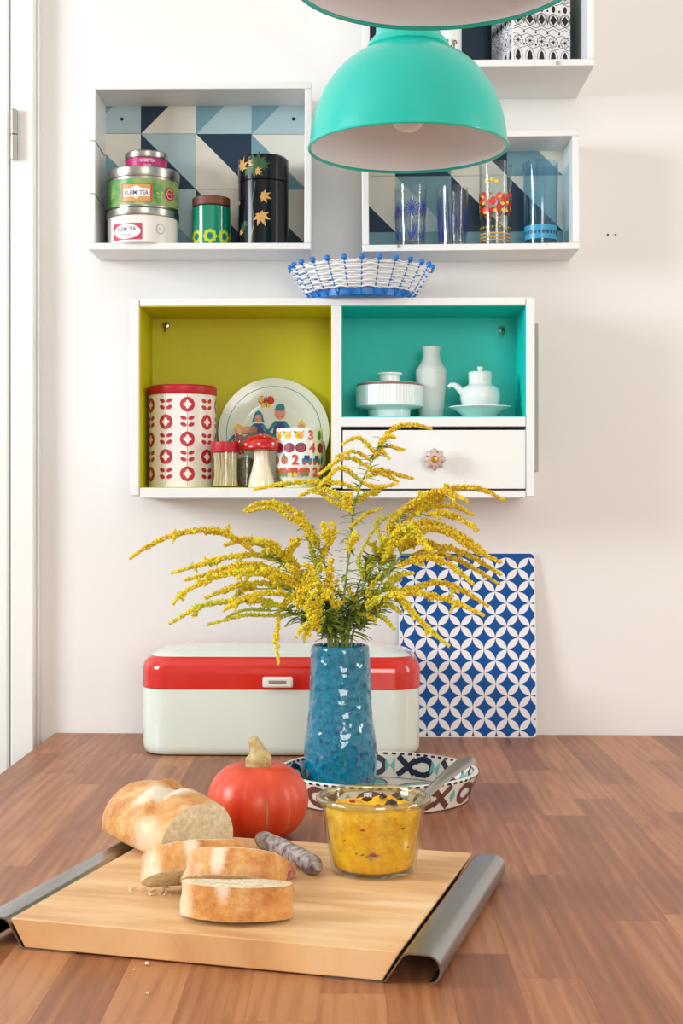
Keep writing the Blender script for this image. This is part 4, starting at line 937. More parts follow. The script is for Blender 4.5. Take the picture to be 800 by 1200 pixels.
def stem_thing(label, path, sprays, leaves=True, tone=(6, 3, 2, 1), leafn=14):
    base = Vector((VX, VY, VB+.02)); 
    t = thing('goldenrod_stem', label, 'flower', base, group='goldenrod stems in the turquoise vase')
    P3 = [base+Vector((R.uniform(-.012, .012), R.uniform(-.012, .012), 0))]+[W3(*p) for p in path]
    sp = wpath(P3, 8); L0 = [p-base for p in sp]; n = len(L0)
    G().tube(L0, [.0019-.0013*i/(n-1) for i in range(n)], 7).build('stem', M['stem'], t)
    if leaves:
        for part, mm, kk in (('leaves', M['leaf'], 0), ('leaves', M['leafl'], 1)):
            g = G(); c_ = 0
            for i in range(3, n-2):
                z = sp[i].z
                if z < VT+.004: continue
                for q in range((2 if z < VT+.07 else 1)+kk):
                    a = R.uniform(0, 2*pi); l = R.uniform(.010, .028)*(1.1 if z < VT+.05 else .8)
                    leaf(g, L0[i]+(L0[i+1]-L0[i])*R.random(), Vector((cos(a), sin(a)*.8, R.uniform(-.2, .7))), l, l*.24); c_ += 1
            if c_: g.build(part, mm, t, kind='stuff')
    cw = []
    for i, x in enumerate(tone): cw += [i]*x
    for spr in sprays:
        pts, dens, wd = spr[0], spr[1], spr[2]*.84; dy = spr[3] if len(spr) > 3 else R.uniform(-.05, .05); dy0 = spr[4] if len(spr) > 4 else 0
        tl = list(spr[5]) if len(spr) > 5 else cw
        m_ = len(pts)-1
        pp = wpath([W3(u, v, dy0+(dy-dy0)*(i/m_)) for i, (u, v) in enumerate(pts)], 10)
        # attach to nearest stem point below
        st = min(sp, key=lambda q: (q-pp[0]).length); 
        full = [st]+pp if (st-pp[0]).length > .003 else pp
        g = G(); lp = [p-base for p in full]
        ps = G().tube(lp, [.0010-.0006*i/(len(lp)-1) for i in range(len(lp))], 5).build('flower_spray', M['stem'], t)
        tot = sum((pp[i+1]-pp[i]).length for i in range(len(pp)-1)); run = 0
        for i in range(len(pp)-1):
            sl_ = (pp[i+1]-pp[i]).length; d = (pp[i+1]-pp[i]).normalized(); cnt = sl_*dens
            kn = int(cnt)+(R.random() < cnt-int(cnt))
            for _ in range(kn):
                k = (run+sl_*R.random())/tot; env = wd*min(1, (1-k)*1.5+.35)*min(1, k*4+.3)*(.6+.6*abs(sin(k*tot*330)))
                up = d.orthogonal() if abs(d.z) > .97 else (Vector((0, 0, 1))-d*d.z).normalized()
                sd = d.cross(up); q = R.uniform(-.3, 1)*env; w_ = R.gauss(0, .42)*env
                p = pp[i]+(pp[i+1]-pp[i])*R.random()+up*q+sd*w_-base
                floret(g, p, R.uniform(.0009, .0018), R.choice(tl))
            run += sl_
        # short side twigs carrying more florets
        ntw = int(tot/.011) if wd > .0045 else 0
        for q in range(ntw):
            k = R.uniform(.0, .82); i = min(len(pp)-2, int(k*(len(pp)-1))); d = (pp[i+1]-pp[i]).normalized(); o_ = pp[i]
            dr_ = (d*R.uniform(.5, 1)+Vector((R.gauss(0, .45), R.gauss(0, .6), R.uniform(-.35, .75)))).normalized(); ln_ = R.uniform(.008, .022)*(1-.5*k)
            for j in range(int(ln_*4200)):
                kk = R.random(); p = o_+dr_*ln_*kk+Vector((0, 0, -ln_*.25*kk*kk))+Vector((R.gauss(0, .0011), R.gauss(0, .0011), R.gauss(0, .0011)))-base
                floret(g, p, R.uniform(.0008, .0016), R.choice(tl+[2] if kk > .3 else tl+[2, 2]))
        g.build('florets', M['petal'], ps, smooth=0, kind='stuff')
DN = 5200
Yl, Yg, Yo = (0, 0, 0, 1, 2), (0, 2, 2, 0), (0, 0, 1, 1, 3)
stem_thing('tallest goldenrod stem rising straight up in the middle before the drawer', [(400, 740, 0), (404, 690, 0), (410, 640, 0), (414, 600, .005), (424, 565, .01), (440, 532, .01), (452, 512, .01)],
 [([(448, 518), (462, 503), (482, 499), (506, 503)], DN, .005, .02, .01, Yo), ([(444, 522), (455, 512), (463, 514)], DN, .005, .0), ([(440, 532), (420, 514), (401, 521)], DN*.8, .004, -.02),
  ([(440, 534), (452, 524), (475, 528)], DN*.8, .0035, .03, 0, Yo), ([(438, 536), (448, 530), (456, 538)], DN*.7, .003, .0), ([(436, 541), (415, 530), (393, 535)], DN*.7, .003, -.03), ([(432, 548), (405, 537), (374, 556)], DN*.75, .004, -.04), 
  ([(430, 552), (448, 552), (468, 558), (484, 561)], DN*.8, .004, .04, 0, Yo), ([(428, 560), (446, 556), (467, 565)], DN*.8, .0045, .02), ([(425, 566), (440, 572), (466, 567)], DN*.8, .004, -.02, 0, Yo),
  ([(424, 565), (400, 550), (385, 560), (372, 572)], DN*.8, .005, -.03), ([(420, 575), (400, 568), (370, 566), (330, 568), (297, 574)], DN*.8, .0048, -.05, 0, Yl),
  ([(416, 590), (395, 580), (370, 575), (350, 582)], DN, .006, .03), ([(413, 600), (392, 590), (378, 580), (366, 577)], DN, .005, .05), ([(414, 590), (432, 580), (445, 576)], DN, .006, .03),
  ([(408, 600), (405, 585), (412, 578)], DN*1.6, .008, -.04, -.02), ([(410, 620), (425, 606), (436, 600), (448, 596)], DN*.6, .004, -.01), ([(408, 648), (412, 636), (416, 624)], DN*1.4, .007, -.05, -.03, Yl)], leafn=30)
stem_thing('goldenrod stem arching to the upper left under the lime compartment', [(394, 742, 0), (388, 700, 0), (380, 660, 0), (366, 630, 0), (345, 610, 0)],
 [([(365, 625), (350, 605), (325, 592), (300, 592), (286, 600)], DN*1.1, .0065, -.04), ([(360, 620), (340, 608), (318, 596), (290, 600)], DN, .005, .03), ([(372, 642), (362, 625), (350, 612), (345, 602)], DN*1.3, .008, -.03),
  ([(384, 640), (382, 625), (378, 612)], DN*1.4, .007, -.05, -.03), ([(372, 640), (366, 632), (360, 632)], DN*1.2, .006, .01), ([(378, 660), (384, 640), (392, 618), (386, 612)], DN*.8, .005, .03), ([(378, 650), (392, 630), (396, 622)], DN*.8, .005, .0)])
stem_thing('goldenrod stem with the longest spray reaching far left', [(388, 744, 0), (374, 715, .0), (355, 690, 0), (335, 665, 0), (315, 650, 0)],
 [([(300, 650), (275, 632), (245, 622), (205, 628), (175, 640), (152, 655)], DN*1.1, .0055, -.05, 0, Yo), ([(335, 650), (310, 640), (285, 634), (262, 640)], DN*1.3, .007, .02), ([(330, 660), (300, 652), (262, 655), (230, 664), (201, 672)], DN, .0055, .04, 0, Yl),
  ([(335, 655), (345, 640), (352, 630)], DN*1.3, .008, -.03), ([(330, 655), (318, 640), (300, 634)], DN*1.3, .008, -.05), ([(325, 668), (295, 662), (262, 668), (235, 676), (216, 680)], DN*1.1, .0055, -.02), ([(340, 665), (330, 652), (316, 648)], DN*1.5, .009, .0)])
stem_thing('goldenrod stem with a thick fan of sprays at middle left', [(386, 745, -.01), (370, 722, -.02), (352, 702, -.02), (335, 690, -.03)],
 [([(330, 685), (300, 672), (265, 674), (238, 684), (214, 696), (203, 708)], DN*1.2, .006, -.05, -.02, Yl), ([(335, 690), (305, 685), (270, 690), (240, 702)], DN*1.1, .006, .0, -.02), ([(345, 700), (315, 696), (285, 703), (262, 716)], DN*1.1, .006, -.06, -.03),
  ([(350, 690), (345, 672), (335, 662)], DN*1.5, .009, -.04, -.03), ([(345, 688), (325, 674), (305, 668)], DN*1.4, .009, -.06, -.03), ([(350, 700), (360, 680), (365, 668), (355, 662)], DN*1.4, .009, -.05, -.03), ([(300, 690), (285, 692), (272, 706)], DN, .006, -.01), ([(345, 690), (330, 688), (318, 672)], DN*1.5, .008, .0, 0, Yo)])
stem_thing('low goldenrod stem drooping left over the bread box', [(384, 747, -.01), (370, 735, -.02), (352, 722, -.03), (335, 714, -.03)],
 [([(335, 712), (305, 705), (270, 706), (235, 712), (199, 731)], DN*1.1, .0055, -.06, -.03, Yg), ([(330, 712), (345, 700), (356, 688), (365, 676)], DN*1.3, .007, -.04, -.03), ([(345, 720), (320, 722), (285, 722), (262, 728), (243, 732)], DN*.55, .0035, -.05, -.03, (2, 2, 0)),
  ([(328, 712), (326, 730), (324, 755), (326, 779)], DN*.95, .0032, -.05, -.03, Yl), ([(318, 716), (300, 715), (285, 716), (265, 724)], DN*.5, .003, -.03, -.03, (2, 2)), ([(350, 715), (352, 700), (362, 690), (374, 683)], DN*1.2, .0065, -.06, -.04)])
stem_thing('short goldenrod stem with full clusters right above the vase mouth', [(388, 748, -.015), (382, 730, -.03), (374, 712, -.035)],
 [([(372, 740), (364, 722), (362, 705), (372, 692)], DN*1.8, .010, -.07, -.05, Yl), ([(375, 730), (370, 715), (378, 703), (388, 695)], DN*1.7, .009, -.06, -.04, Yl), ([(370, 728), (360, 735), (350, 740)], DN*1.3, .007, -.07, -.05), ([(365, 738), (358, 742), (357, 752)], DN*1.2, .005, -.06, -.05, Yl),
  ([(390, 712), (384, 690), (386, 665), (390, 655)], DN*1.5, .006, -.03, -.03, Yo), ([(375, 700), (378, 690), (382, 700)], DN*1.3, .008, -.05)])
stem_thing('goldenrod stem at right with a long spray pointing over the drawer', [(406, 745, 0), (420, 700, 0), (440, 660, 0), (462, 625, 0), (480, 600, 0)],
 [([(476, 612), (500, 590), (525, 575), (560, 573), (591, 587)], DN*1.1, .0055, .0, 0, Yo), ([(470, 600), (490, 588), (510, 578), (530, 580), (548, 588)], DN*1.2, .0065, -.04, 0, Yo), ([(462, 610), (480, 595), (500, 590), (520, 585)], DN*1.4, .008, .02, 0, Yo), 
  ([(480, 604), (505, 596), (530, 594), (555, 604)], DN, .005, .04, 0, Yo), ([(500, 604), (520, 602), (545, 612), (560, 622)], DN*1.1, .0055, -.02, 0, Yo), ([(455, 625), (462, 610), (470, 600)], DN*1.2, .008, -.02), ([(450, 640), (440, 620), (446, 604)], DN*.7, .005, .0, 0, Yg), ([(452, 636), (470, 628), (485, 630)], DN*1.4, .008, -.04, 0, Yl)])
stem_thing('goldenrod stem at right with dense golden sprays over the patterned board', [(408, 746, 0), (428, 712, -.01), (450, 678, -.02), (470, 650, -.02)],
 [([(468, 640), (495, 622), (525, 626), (555, 645), (587, 660), (583, 657)][:5], DN*1.3, .0068, -.02, -.02, Yo), ([(465, 632), (490, 615), (515, 618), (545, 632), (570, 650)], DN*1.3, .007, .03, -.02, Yo), ([(460, 628), (478, 618), (498, 640), (505, 646)], DN*1.5, .008, -.06, -.03, Yl),
  ([(485, 650), (515, 642), (548, 652), (587, 674)], DN*1, .0055, .02, -.01, Yo), ([(475, 660), (510, 650), (545, 662), (585, 685)], DN*.9, .005, .05, 0, Yo), ([(465, 665), (495, 655), (525, 662), (554, 685)], DN*1.1, .006, -.04, -.02, Yo),
  ([(450, 655), (462, 640), (480, 632), (500, 634)], DN*1.5, .009, -.04, -.02, Yl), ([(470, 645), (490, 636), (512, 640)], DN*1.5, .009, .0, 0, Yo), ([(450, 660), (448, 642), (452, 630)], DN*.9, .006, -.03, 0, Yg), ([(445, 665), (455, 655), (458, 645)], DN*1, .007, .02, 0, Yg)])
stem_thing('lower right goldenrod stem with sprays hanging beside the board', [(412, 748, 0), (430, 728, -.01), (448, 706, -.02), (460, 696, -.02)],
 [([(460, 694), (485, 690), (510, 684), (535, 690), (572, 711)], DN*1.1, .0055, .0, -.01, Yo), ([(462, 700), (490, 696), (515, 702), (540, 710), (567, 722)], DN*1.1, .0055, -.04, -.02, Yo), ([(462, 700), (476, 712), (498, 735), (526, 758)], DN*1.2, .0055, -.06, -.02, Yl),
  ([(450, 705), (460, 698), (474, 702)], DN*1.3, .007, -.05, -.03, Yl), ([(430, 715), (440, 705), (446, 700)], DN*1.2, .008, -.05, -.03, Yg), ([(440, 720), (452, 728), (462, 738)], DN*.8, .004, -.03, -.02, Yg), ([(450, 690), (466, 676), (485, 672)], DN*1.1, .006, -.02, -.01, Yg), ([(430, 712), (436, 690), (446, 674)], DN*.8, .006, -.02, -.01, Yg)])
stem_thing('green leafy goldenrod stem with few buds just right of the middle', [(402, 748, .01), (412, 712, .01), (422, 680, .01), (432, 650, .01)],
 [([(425, 680), (420, 662), (424, 645)], DN*.5, .005, .0, 0, Yg), ([(430, 670), (442, 652), (446, 640)], DN*.5, .005, .01, 0, Yg), ([(415, 715), (400, 700), (396, 690)], DN*.5, .005, .0, 0, Yg), ([(420, 700), (434, 690), (440, 684)], DN*.6, .005, .0, 0, Yg), ([(424, 645), (438, 622), (458, 604), (490, 596)], DN*.3, .003, .02, 0, Yg)])
stem_thing('leafy goldenrod stem with lime clusters leaning right behind the tall stem', [(404, 748, .012), (418, 718, .014), (436, 690, .016), (448, 660, .016)],
 [([(436, 690), (430, 676), (434, 660), (444, 650)], DN*1.1, .007, .02, .01, Yg), ([(444, 680), (458, 668), (462, 652)], DN*1.1, .007, .0, .01, Yg), ([(430, 700), (446, 694), (462, 690)], DN*.9, .006, -.01, 0, Yg), ([(446, 664), (440, 645), (430, 636)], DN*1, .006, .02, .01, Yl), ([(420, 715), (412, 700), (408, 690)], DN*.7, .006, .0, 0, Yg),
  ([(425, 708), (440, 712), (456, 710), (466, 716)], DN*.9, .006, -.03, 0, Yg), ([(414, 724), (428, 722), (440, 726)], DN*.8, .006, -.03, 0, Yg)])
stem_thing('leafy goldenrod stem with lime clusters leaning left behind the short stem', [(392, 748, .012), (380, 722, .014), (364, 700, .016), (352, 676, .016)],
 [([(364, 700), (356, 684), (360, 668)], DN*1.1, .007, .02, .01, Yg), ([(352, 676), (344, 660), (336, 650)], DN*1.1, .007, .0, .01, Yl), ([(360, 690), (372, 676), (376, 660)], DN*1.1, .006, -.01, 0, Yg), ([(384, 728), (394, 716), (396, 704)], DN*.8, .006, -.03, 0, Yg), ([(372, 712), (360, 712), (346, 704)], DN*.9, .006, -.03, 0, Yg)])
stem_thing('green leafy goldenrod stem with few buds just left of the middle', [(394, 748, .012), (386, 715, .012), (376, 690, .01), (370, 668, .01), (365, 645, .01)],
 [([(376, 690), (366, 676), (362, 664)], DN*.6, .005, .0, 0, Yg), ([(372, 672), (365, 650), (362, 634)], DN*.7, .005, .01, 0, Yg), ([(382, 705), (392, 690), (394, 678)], DN*.5, .004, .0, 0, Yg), ([(370, 668), (378, 652), (380, 640)], DN*.5, .005, .0, 0, Yg)])

# ---------------------------------------------------------------- pumpkin
pcx = gd(302, 975); py_ = -DIST+1.60; pc = pt(302, 940, py_); pr_ = 59.5*U(py_); ph = .089
pm = mat('pumpkin_skin', (198, 46, 16), .38, coat=.05, bump=.5, bscale=60, rgb2=(226, 84, 46), vscale=34, stretch=(1, 1, .35))
t = thing('red_pumpkin', 'round orange red pumpkin with dry stalk on the table', 'pumpkin', (pc.x, pc.y, TABLE))
g = G(); n = 120; prf = []
for i in range(25):
    a = -pi/2+pi*i/24; rr = pr_*(cos(a)**.78 if cos(a) > 1e-6 else 0); zz = ph*.5+ph*.5*(sin(a))
    rr = max(rr, .0); dip = .010*math.exp(-(rr/.018)**2)*(1 if a > 0 else -.6); prf.append((rr, zz-dip))
g.lathe(prf, n, rfn=lambda a, z: 1-.035*(abs(sin(5.5*a+.7))**.4*-1+1)+.006*sin(2*a))
g.build('fruit', pm, t, smooth=80)
zmin = min(v.co.z for v in t.children[0].data.vertices)
t.location.z = TABLE-zmin-.0003
P = Print()
stm = mat('pumpkin_stalk', (222, 194, 138), .8, bump=1, bscale=160, rgb2=(138, 124, 70), vscale=90, dist=.002)
sp = [(0, 0, ph-.013), (.001, 0, ph-.001), (.0005, 0, ph+.008), (-.003, 0, ph+.018), (-.0065, 0, ph+.026)]
spp = wpath(sp, 4); nn = len(spp); g = G()
g.tube(spp, [(.0118*(1-i/nn)**1.6+.0056+(.0030*math.exp(-((i-6)/2.2)**2))-(.0015 if i > nn-2 else 0)) for i in range(nn)], 18)
vs = g.v; g.v = [(x*(1+.0), y, z) for x, y, z in vs]; g.build('stalk', stm, t, smooth=60)
for k, (a, wdt) in enumerate(((-98, .0045), (-76, .003), (-48, .0022))):
    a = rad(a); g = G(); vs = []
    for i in range(7):
        b_ = rad(-38+i*8.5); rr = pr_*cos(b_)**.78*1.004*(1-.012); z = ph*.5+ph*.5*sin(b_); w_ = wdt*sin(pi*(i+.5)/7)
        for q in (-1, 0, 1): aa = a+q*w_/2/pr_; vs.append((rr*cos(aa), rr*sin(aa), z))
    # corky scar following the rib
    g.add(vs, [(i*3+j, i*3+j+1, i*3+j+4, i*3+j+3) for i in range(6) for j in range(2)])
    g.build('corky_scar', M['cork'], t, smooth=80)

# ---------------------------------------------------------------- cutting board
BT = .024; ZB = TABLE+.0015
FL, FR, BR = gd(20, 1076, ZB+BT), gd(475, 1116, ZB+BT), gd(546, 999, ZB+BT)
ang = math.atan2(FR.y-FL.y, FR.x-FL.x); bwid = (FR-FL).length; bdep = (BR-FR).length
cc = (FL+BR)/2; cc.z = ZB
t = thing('cutting_board', 'pale wooden cutting board with slanted sides and curved steel handles', 'cutting board', (cc.x, cc.y, TABLE), ang)
bw_, bd_2 = bwid/2, bdep/2
Z0 = .0015; und = .013
g = G(); g.prism([(-bw_+und, Z0), (bw_-und, Z0), (bw_, Z0+BT-.002), (bw_-.0005, Z0+BT), (-bw_+.0005, Z0+BT), (-bw_, Z0+BT-.002)], -bd_2, bd_2)
g.build('board', M['pine'], t, bevel=.001)
prof = [(-.060, .0007), (-.014, .0007), (-.0105, .0014), (.0025, .0215), (.0055, .0238), (.010, .0245), (.022, .0245), (.0275, .0232), (.0315, .0195), (.0330, .0145), (.0322, .0085), (.0290, .0045), (.0245, .0030)]
pp = [(p.x, p.y) for p in wpath([(a, b_, 0) for a, b_ in prof[3:]], 4)]; prof = prof[:3]+pp
for sx in (1, -1):
    out = []; inn = []
    for i, p in enumerate(prof):
        a = Vector(prof[max(i-1, 0)]); b_ = Vector(prof[min(i+1, len(prof)-1)]); d = (b_-a).normalized(); nrm = Vector((-d.y, d.x))*.0007
        out.append((p[0]+nrm.x, p[1]+nrm.y)); inn.append((p[0]-nrm.x, p[1]-nrm.y))
    g = G(); y0, y1 = -bd_2, bd_2; n = len(out); vs = []
    for (x, z) in out+inn: vs += [(sx*(x+bw_), y0, z+.0), (sx*(x+bw_), y1, z+.0)]
    fs = []
    for i in range(n-1):
        for base in (0, n): k = (base+i)*2; fs.append((k, k+1, k+3, k+2))
        k, l = i*2, (n+i)*2
        fs += [(k, k+2, l+2, l), (k+1, k+3, l+3, l+1)]
    k, l = 0, n*2; fs.append((k, k+1, l+1, l)); k, l = (n-1)*2, (2*n-1)*2; fs.append((k, k+1, l+1, l))
    g.add(vs, fs); g.build('steel_handle', M['nickel'], t, smooth=35)
ZT_ = ZB+BT
BTOP = ZT_

# ---------------------------------------------------------------- bread
def breadmat(name, flour=None):
    m = bpy.data.materials.new(name); m.use_nodes = True; nt = m.node_tree; L = nt.links.new; b = nt.nodes['Principled BSDF']
    b.inputs['Roughness'].default_value = .42; b.inputs['Specular IOR Level'].default_value = .35
    tc = nd(nt, 'ShaderNodeTexCoord'); n1 = nd(nt, 'ShaderNodeTexNoise'); setin(n1, Scale=42, Detail=8, Roughness=.7); L(tc.outputs['Object'], n1.inputs['Vector'])
    r = nd(nt, 'ShaderNodeValToRGB'); e_ = r.color_ramp.elements; e_[0].position = .30; e_[0].color = (*lin((178, 104, 46)), 1); e_[1].position = .72; e_[1].color = (*lin((236, 200, 148)), 1)
    k = e_.new(.5); k.color = (*lin((214, 154, 88)), 1); L(n1.outputs[0], r.inputs[0]); last = r.outputs[0]
    if flour:
        for (px, py2, pz2, sx, sy, sz, amt) in flour:
            mp = nd(nt, 'ShaderNodeMapping', vector_type='POINT'); mp.inputs['Location'].default_value = (-px/sx, -py2/sy, -pz2/sz); mp.inputs['Scale'].default_value = (1/sx, 1/sy, 1/sz); L(tc.outputs['Object'], mp.inputs[0])
            ln = nd(nt, 'ShaderNodeVectorMath', operation='LENGTH'); L(mp.outputs[0], ln.inputs[0])
            n2 = nd(nt, 'ShaderNodeTexNoise'); setin(n2, Scale=90, Detail=5, Roughness=.7); L(tc.outputs['Object'], n2.inputs['Vector'])
            ad = nd(nt, 'ShaderNodeMath', operation='MULTIPLY_ADD'); L(n2.outputs[0], ad.inputs[0]); ad.inputs[1].default_value = 1.1; L(ln.outputs['Value'], ad.inputs[2])
            rr = nd(nt, 'ShaderNodeMapRange'); rr.inputs[1].default_value = 1.1; rr.inputs[2].default_value = 1.75; rr.inputs[3].default_value = amt; rr.inputs[4].default_value = 0; L(ad.outputs[0], rr.inputs[0])
            mx = nd(nt, 'ShaderNodeMix', data_type='RGBA'); L(rr.outputs[0], mx.inputs[0]); L(last, mx.inputs[6]); mx.inputs[7].default_value = (*lin((240, 228, 204)), 1); last = mx.outputs[2]
    L(last, b.inputs['Base Color'])
    n3 = nd(nt, 'ShaderNodeTexNoise'); setin(n3, Scale=120, Detail=6); L(tc.outputs['Object'], n3.inputs['Vector'])
    bp = nd(nt, 'ShaderNodeBump'); bp.inputs['Strength'].default_value = .5; bp.inputs['Distance'].default_value = .0015; L(n3.outputs[0], bp.inputs['Height']); L(bp.outputs[0], b.inputs['Normal'])
    return m
M['crumb'] = mat('bread_crumb', (212, 190, 148), .9, bump=1, bscale=260, rgb2=(240, 226, 196), vscale=150, spec=.15, dist=.003)
def dsec(w_, h, k, n=36, seed=0):
    a = 2*pi*k/n; c_, s_ = cos(a), sin(a)
    x = w_/2*math.copysign(abs(c_)**.9, c_)
    z = h*.28+(h*.72*abs(s_)**1.0 if s_ > 0 else -h*.28*abs(s_)**.5)
    return x, z
# loaf: local +y runs along the loaf away from the cut face
f0, f1 = gd(183, 1007, BTOP), gd(296, 995, BTOP); lc = (f0+f1)/2
laxis = Vector((-.58, .81, 0)); lrz = math.atan2(laxis.y, laxis.x)-pi/2
lw_ = .098; lh_ = .050; LL = .158
loaf = thing('bread_loaf', 'cut white bread loaf with floury slash at the back of the board', 'bread', (lc.x-.006, lc.y-.006, BTOP+.0003), lrz)
g = G(); n = 44; rings = []
sk = -.30        # the cut runs aslant
for i in range(30):
    q = i/29; y = LL*q; w_ = lw_*(1+.10*sin(pi*min(1, q*1.3)))*(1 if q < .62 else max(0.04, math.sqrt(max(0, 1-((q-.62)/.385)**2.2)))); h = lh_*(1+.16*sin(pi*q))*(1 if q < .66 else max(.1, math.sqrt(max(0, 1-((q-.66)/.345)**2.4))))
    rg = []
    for k in range(n):
        x, z = dsec(w_, h, k, n); yy = y+(x*-sk if i == 0 else x*-sk*(1-q)**2)
        top = max(0, z/h-.55)
        # slash across the top
        sd = (y-.060-x*.75)/.010; z -= .0075*math.exp(-sd*sd)*top*2; sd2 = (y-.074-x*.75)/.012; z += .006*math.exp(-sd2*sd2)*top*2
        nz = noise.noise(Vector((x*32, y*32, z*32)))*.0022; rg.append((x*(1+nz*12), yy, max(0, z+nz*(1 if z > .004 else 0))+(.006*max(0, (q-.8)*3) if z < .01 else 0)))
    rings.append(rg)
base = len(g.v); 
g2 = G(); loft(g2, rings, None, cap0=False, cap1=True)
g2.build('crust', breadmat('loaf_crust', [(-.010, .052, .058, .036, .017, .03, 1.0), (.035, .012, .03, .02, .012, .04, .5), (-.046, .018, .02, .012, .03, .02, .5)]), loaf, smooth=70)
def crumbface(g, rg, sgn, bulge=.001):
    n = len(rg); cx_ = sum(p[0] for p in rg)/n; cz_ = sum(p[2] for p in rg)/n; cy_ = sum(p[1] for p in rg)/n; vs = []
    for s in (1, .97, .75, .5, .25):
        for p in rg:
            jit = noise.noise(Vector((p[0]*s*60, s*9, p[2]*60)))*.0012*(1 if s < .97 else 0)
            vs.append((cx_+(p[0]-cx_)*s, cy_+(p[1]-cy_)*s+sgn*(.0008 if s < .99 else 0)+jit, cz_+(p[2]-cz_)*s))
    vs.append((cx_, cy_+sgn*.0008, cz_)); fs = []
    for j in range(4):
        for i in range(n): k = (i+1) % n; fs.append((j*n+i, j*n+k, (j+1)*n+k, (j+1)*n+i))
    for i in range(n): fs.append((4*n+i, 4*n+(i+1) % n, 5*n))
    g.add(vs, fs)
g = G(); crumbface(g, rings[0], -1); g.build('crumb', M['crumb'], loaf, smooth=80)
# slices: local x width, z height, y thickness, then tipped over towards the viewer
slmat = breadmat('slice_crust', [(-.044, 0, .01, .010, .05, .03, .6), (-.008, 0, .04, .007, .05, .02, .75)])
def slice_(label, apex, rz, fall, w_, h, th_, lift=0, seed=0):
    T = Matrix.Rotation(rad(fall), 4, 'X'); q = random.Random(seed)
    rgs = []
    for j in range(7):
        y = th_*(j/6); bul = 1-.02*abs(j/6-.5)*2; rg = []
        for k in range(n):
            x, z = dsec(w_*bul, h*bul, k, n); nz = noise.noise(Vector((x*40+seed, y*60, z*40)))*.0034
            rg.append((x+nz, y+noise.noise(Vector((x*25, seed, z*25)))*.0016, z+nz))
        rgs.append(rg)
    g = G(); loft(g, rgs, None, False, False); gc = G(); crumbface(gc, rgs[0], -1); crumbface(gc, rgs[-1], 1)
    vs = [T @ Vector(p) for p in g.v]; vc2 = [T @ Vector(p) for p in gc.v]; zm = min(p.z for p in vs+vc2); ym = min(p.y for p in vs)
    off = Vector((0, -ym, -zm))
    g.v = [tuple(p+off) for p in vs]; gc.v = [tuple(p+off) for p in vc2]
    t = thing('bread_slice', label, 'bread', (apex.x, apex.y, BTOP+.0003+lift), rz, group='bread slices on the board')
    g.build('crust', slmat, t, smooth=70); gc.build('crumb', M['crumb'], t, smooth=80)
    return t
slice_('front bread slice lying flat with its crust facing forward', gd(271, 1088, BTOP), rad(-4), 84, .097, .040, .027, 0, 1)
slice_('middle bread slice tipped forward on the front slice', gd(264, 1062, BTOP), rad(-9), 58, .096, .045, .024, .003, 2)
slice_('rear bread slice leaning between the loaf and the middle slice', gd(238, 1054, BTOP), rad(17), 56, .098, .047, .024, .003, 3)

# ---------------------------------------------------------------- sausages
def sausage(label, a, b_, r, cut=False, name='dried_sausage'):
    t = thing(name, label, 'sausage', (a.x, a.y, BTOP), group='dried sausages on the board'); d = b_-a; n = 26; pts = []; rs = []
    side = Vector((-d.y, d.x, 0)).normalized()
    for i in range(n+1):
        k = i/n; pts.append(Vector((d.x*k, d.y*k, r*1.0))+side*.004*sin(pi*k)); q = min(k, 1-k)*n/3.2
        if cut and k < .5: q = 1
        rs.append(max(.0008, r*math.sqrt(max(0, 1-(1-min(1, q))**2)))*(1+.03*sin(k*23)))
    pts = [p if rs[i] > r*.5 else p for i, p in enumerate(pts)]
    G().tube(pts, rs, 20).build('casing', M['sausage'], t, smooth=70)
    return t, pts
sausage('long speckled dried sausage lying between the bread and the jar', gd(302, 992, BTOP), gd(373, 1029, BTOP), .0090)
t, pts = sausage('short cut sausage end showing beside the bread slices', gd(340, 1031, BTOP), gd(300, 1016, BTOP), .0085, True)
g = G(); d = (pts[1]-pts[0]).normalized(); Tm = Matrix.Translation(pts[0]-d*.0004) @ d.to_track_quat('Z', 'Y').to_matrix().to_4x4()
g.lathe([(0, 0), (.0078, 0), (.0082, .0004)], 20, T=Tm); g.build('cut_face', M['sausagecut'], t)

# ---------------------------------------------------------------- jar of spread, fork
jy = -DIST+1.346; jc = pt(437.5, 1000, jy); s_ = U(jy)
t = thing('glass_jar', 'low round glass preserving jar filled with yellow spread', 'jar', (jc.x, jc.y, BTOP+.0003))
rb, rt_, jh = 50*s_, 61.5*s_, .0718
outp = [(0, 0), (rb-.006, 0), (rb-.001, .0025), (rb, .006), (rt_-.0012, jh-.012), (rt_-.0005, jh-.008), (rt_+.0038, jh-.006), (rt_+.0045, jh-.003), (rt_+.0038, jh-.0005), (rt_+.001, jh), (rt_-.0010, jh-.003), (rt_-.0028, jh-.009), (rb-.0025, .006), (rb-.006, .004), (0, .004)]
G().lathe(outp, 96).build('jar_glass', M['jarglass'], t, smooth=40)
rimg = glass('jar_rim_glass', (240, 236, 206), .95, .16)
G().tube([((rt_+.0015)*cos(2*pi*i/96), (rt_+.0015)*sin(2*pi*i/96), jh-.0028) for i in range(96)], .0036, 12, closed=True).build('rolled_rim', rimg, t)
spm = bpy.data.materials.new('yellow_spread'); spm.use_nodes = True; nt = spm.node_tree; L = nt.links.new; b = nt.nodes['Principled BSDF']; b.inputs['Roughness'].default_value = .4
tc = nd(nt, 'ShaderNodeTexCoord'); n1 = nd(nt, 'ShaderNodeTexNoise'); setin(n1, Scale=120, Detail=7, Roughness=.75); L(tc.outputs['Object'], n1.inputs['Vector'])
r = nd(nt, 'ShaderNodeValToRGB'); e_ = r.color_ramp.elements; e_[0].position = .27; e_[0].color = (*lin((170, 90, 6)), 1); e_[1].position = .64; e_[1].color = (*lin((255, 214, 24)), 1)
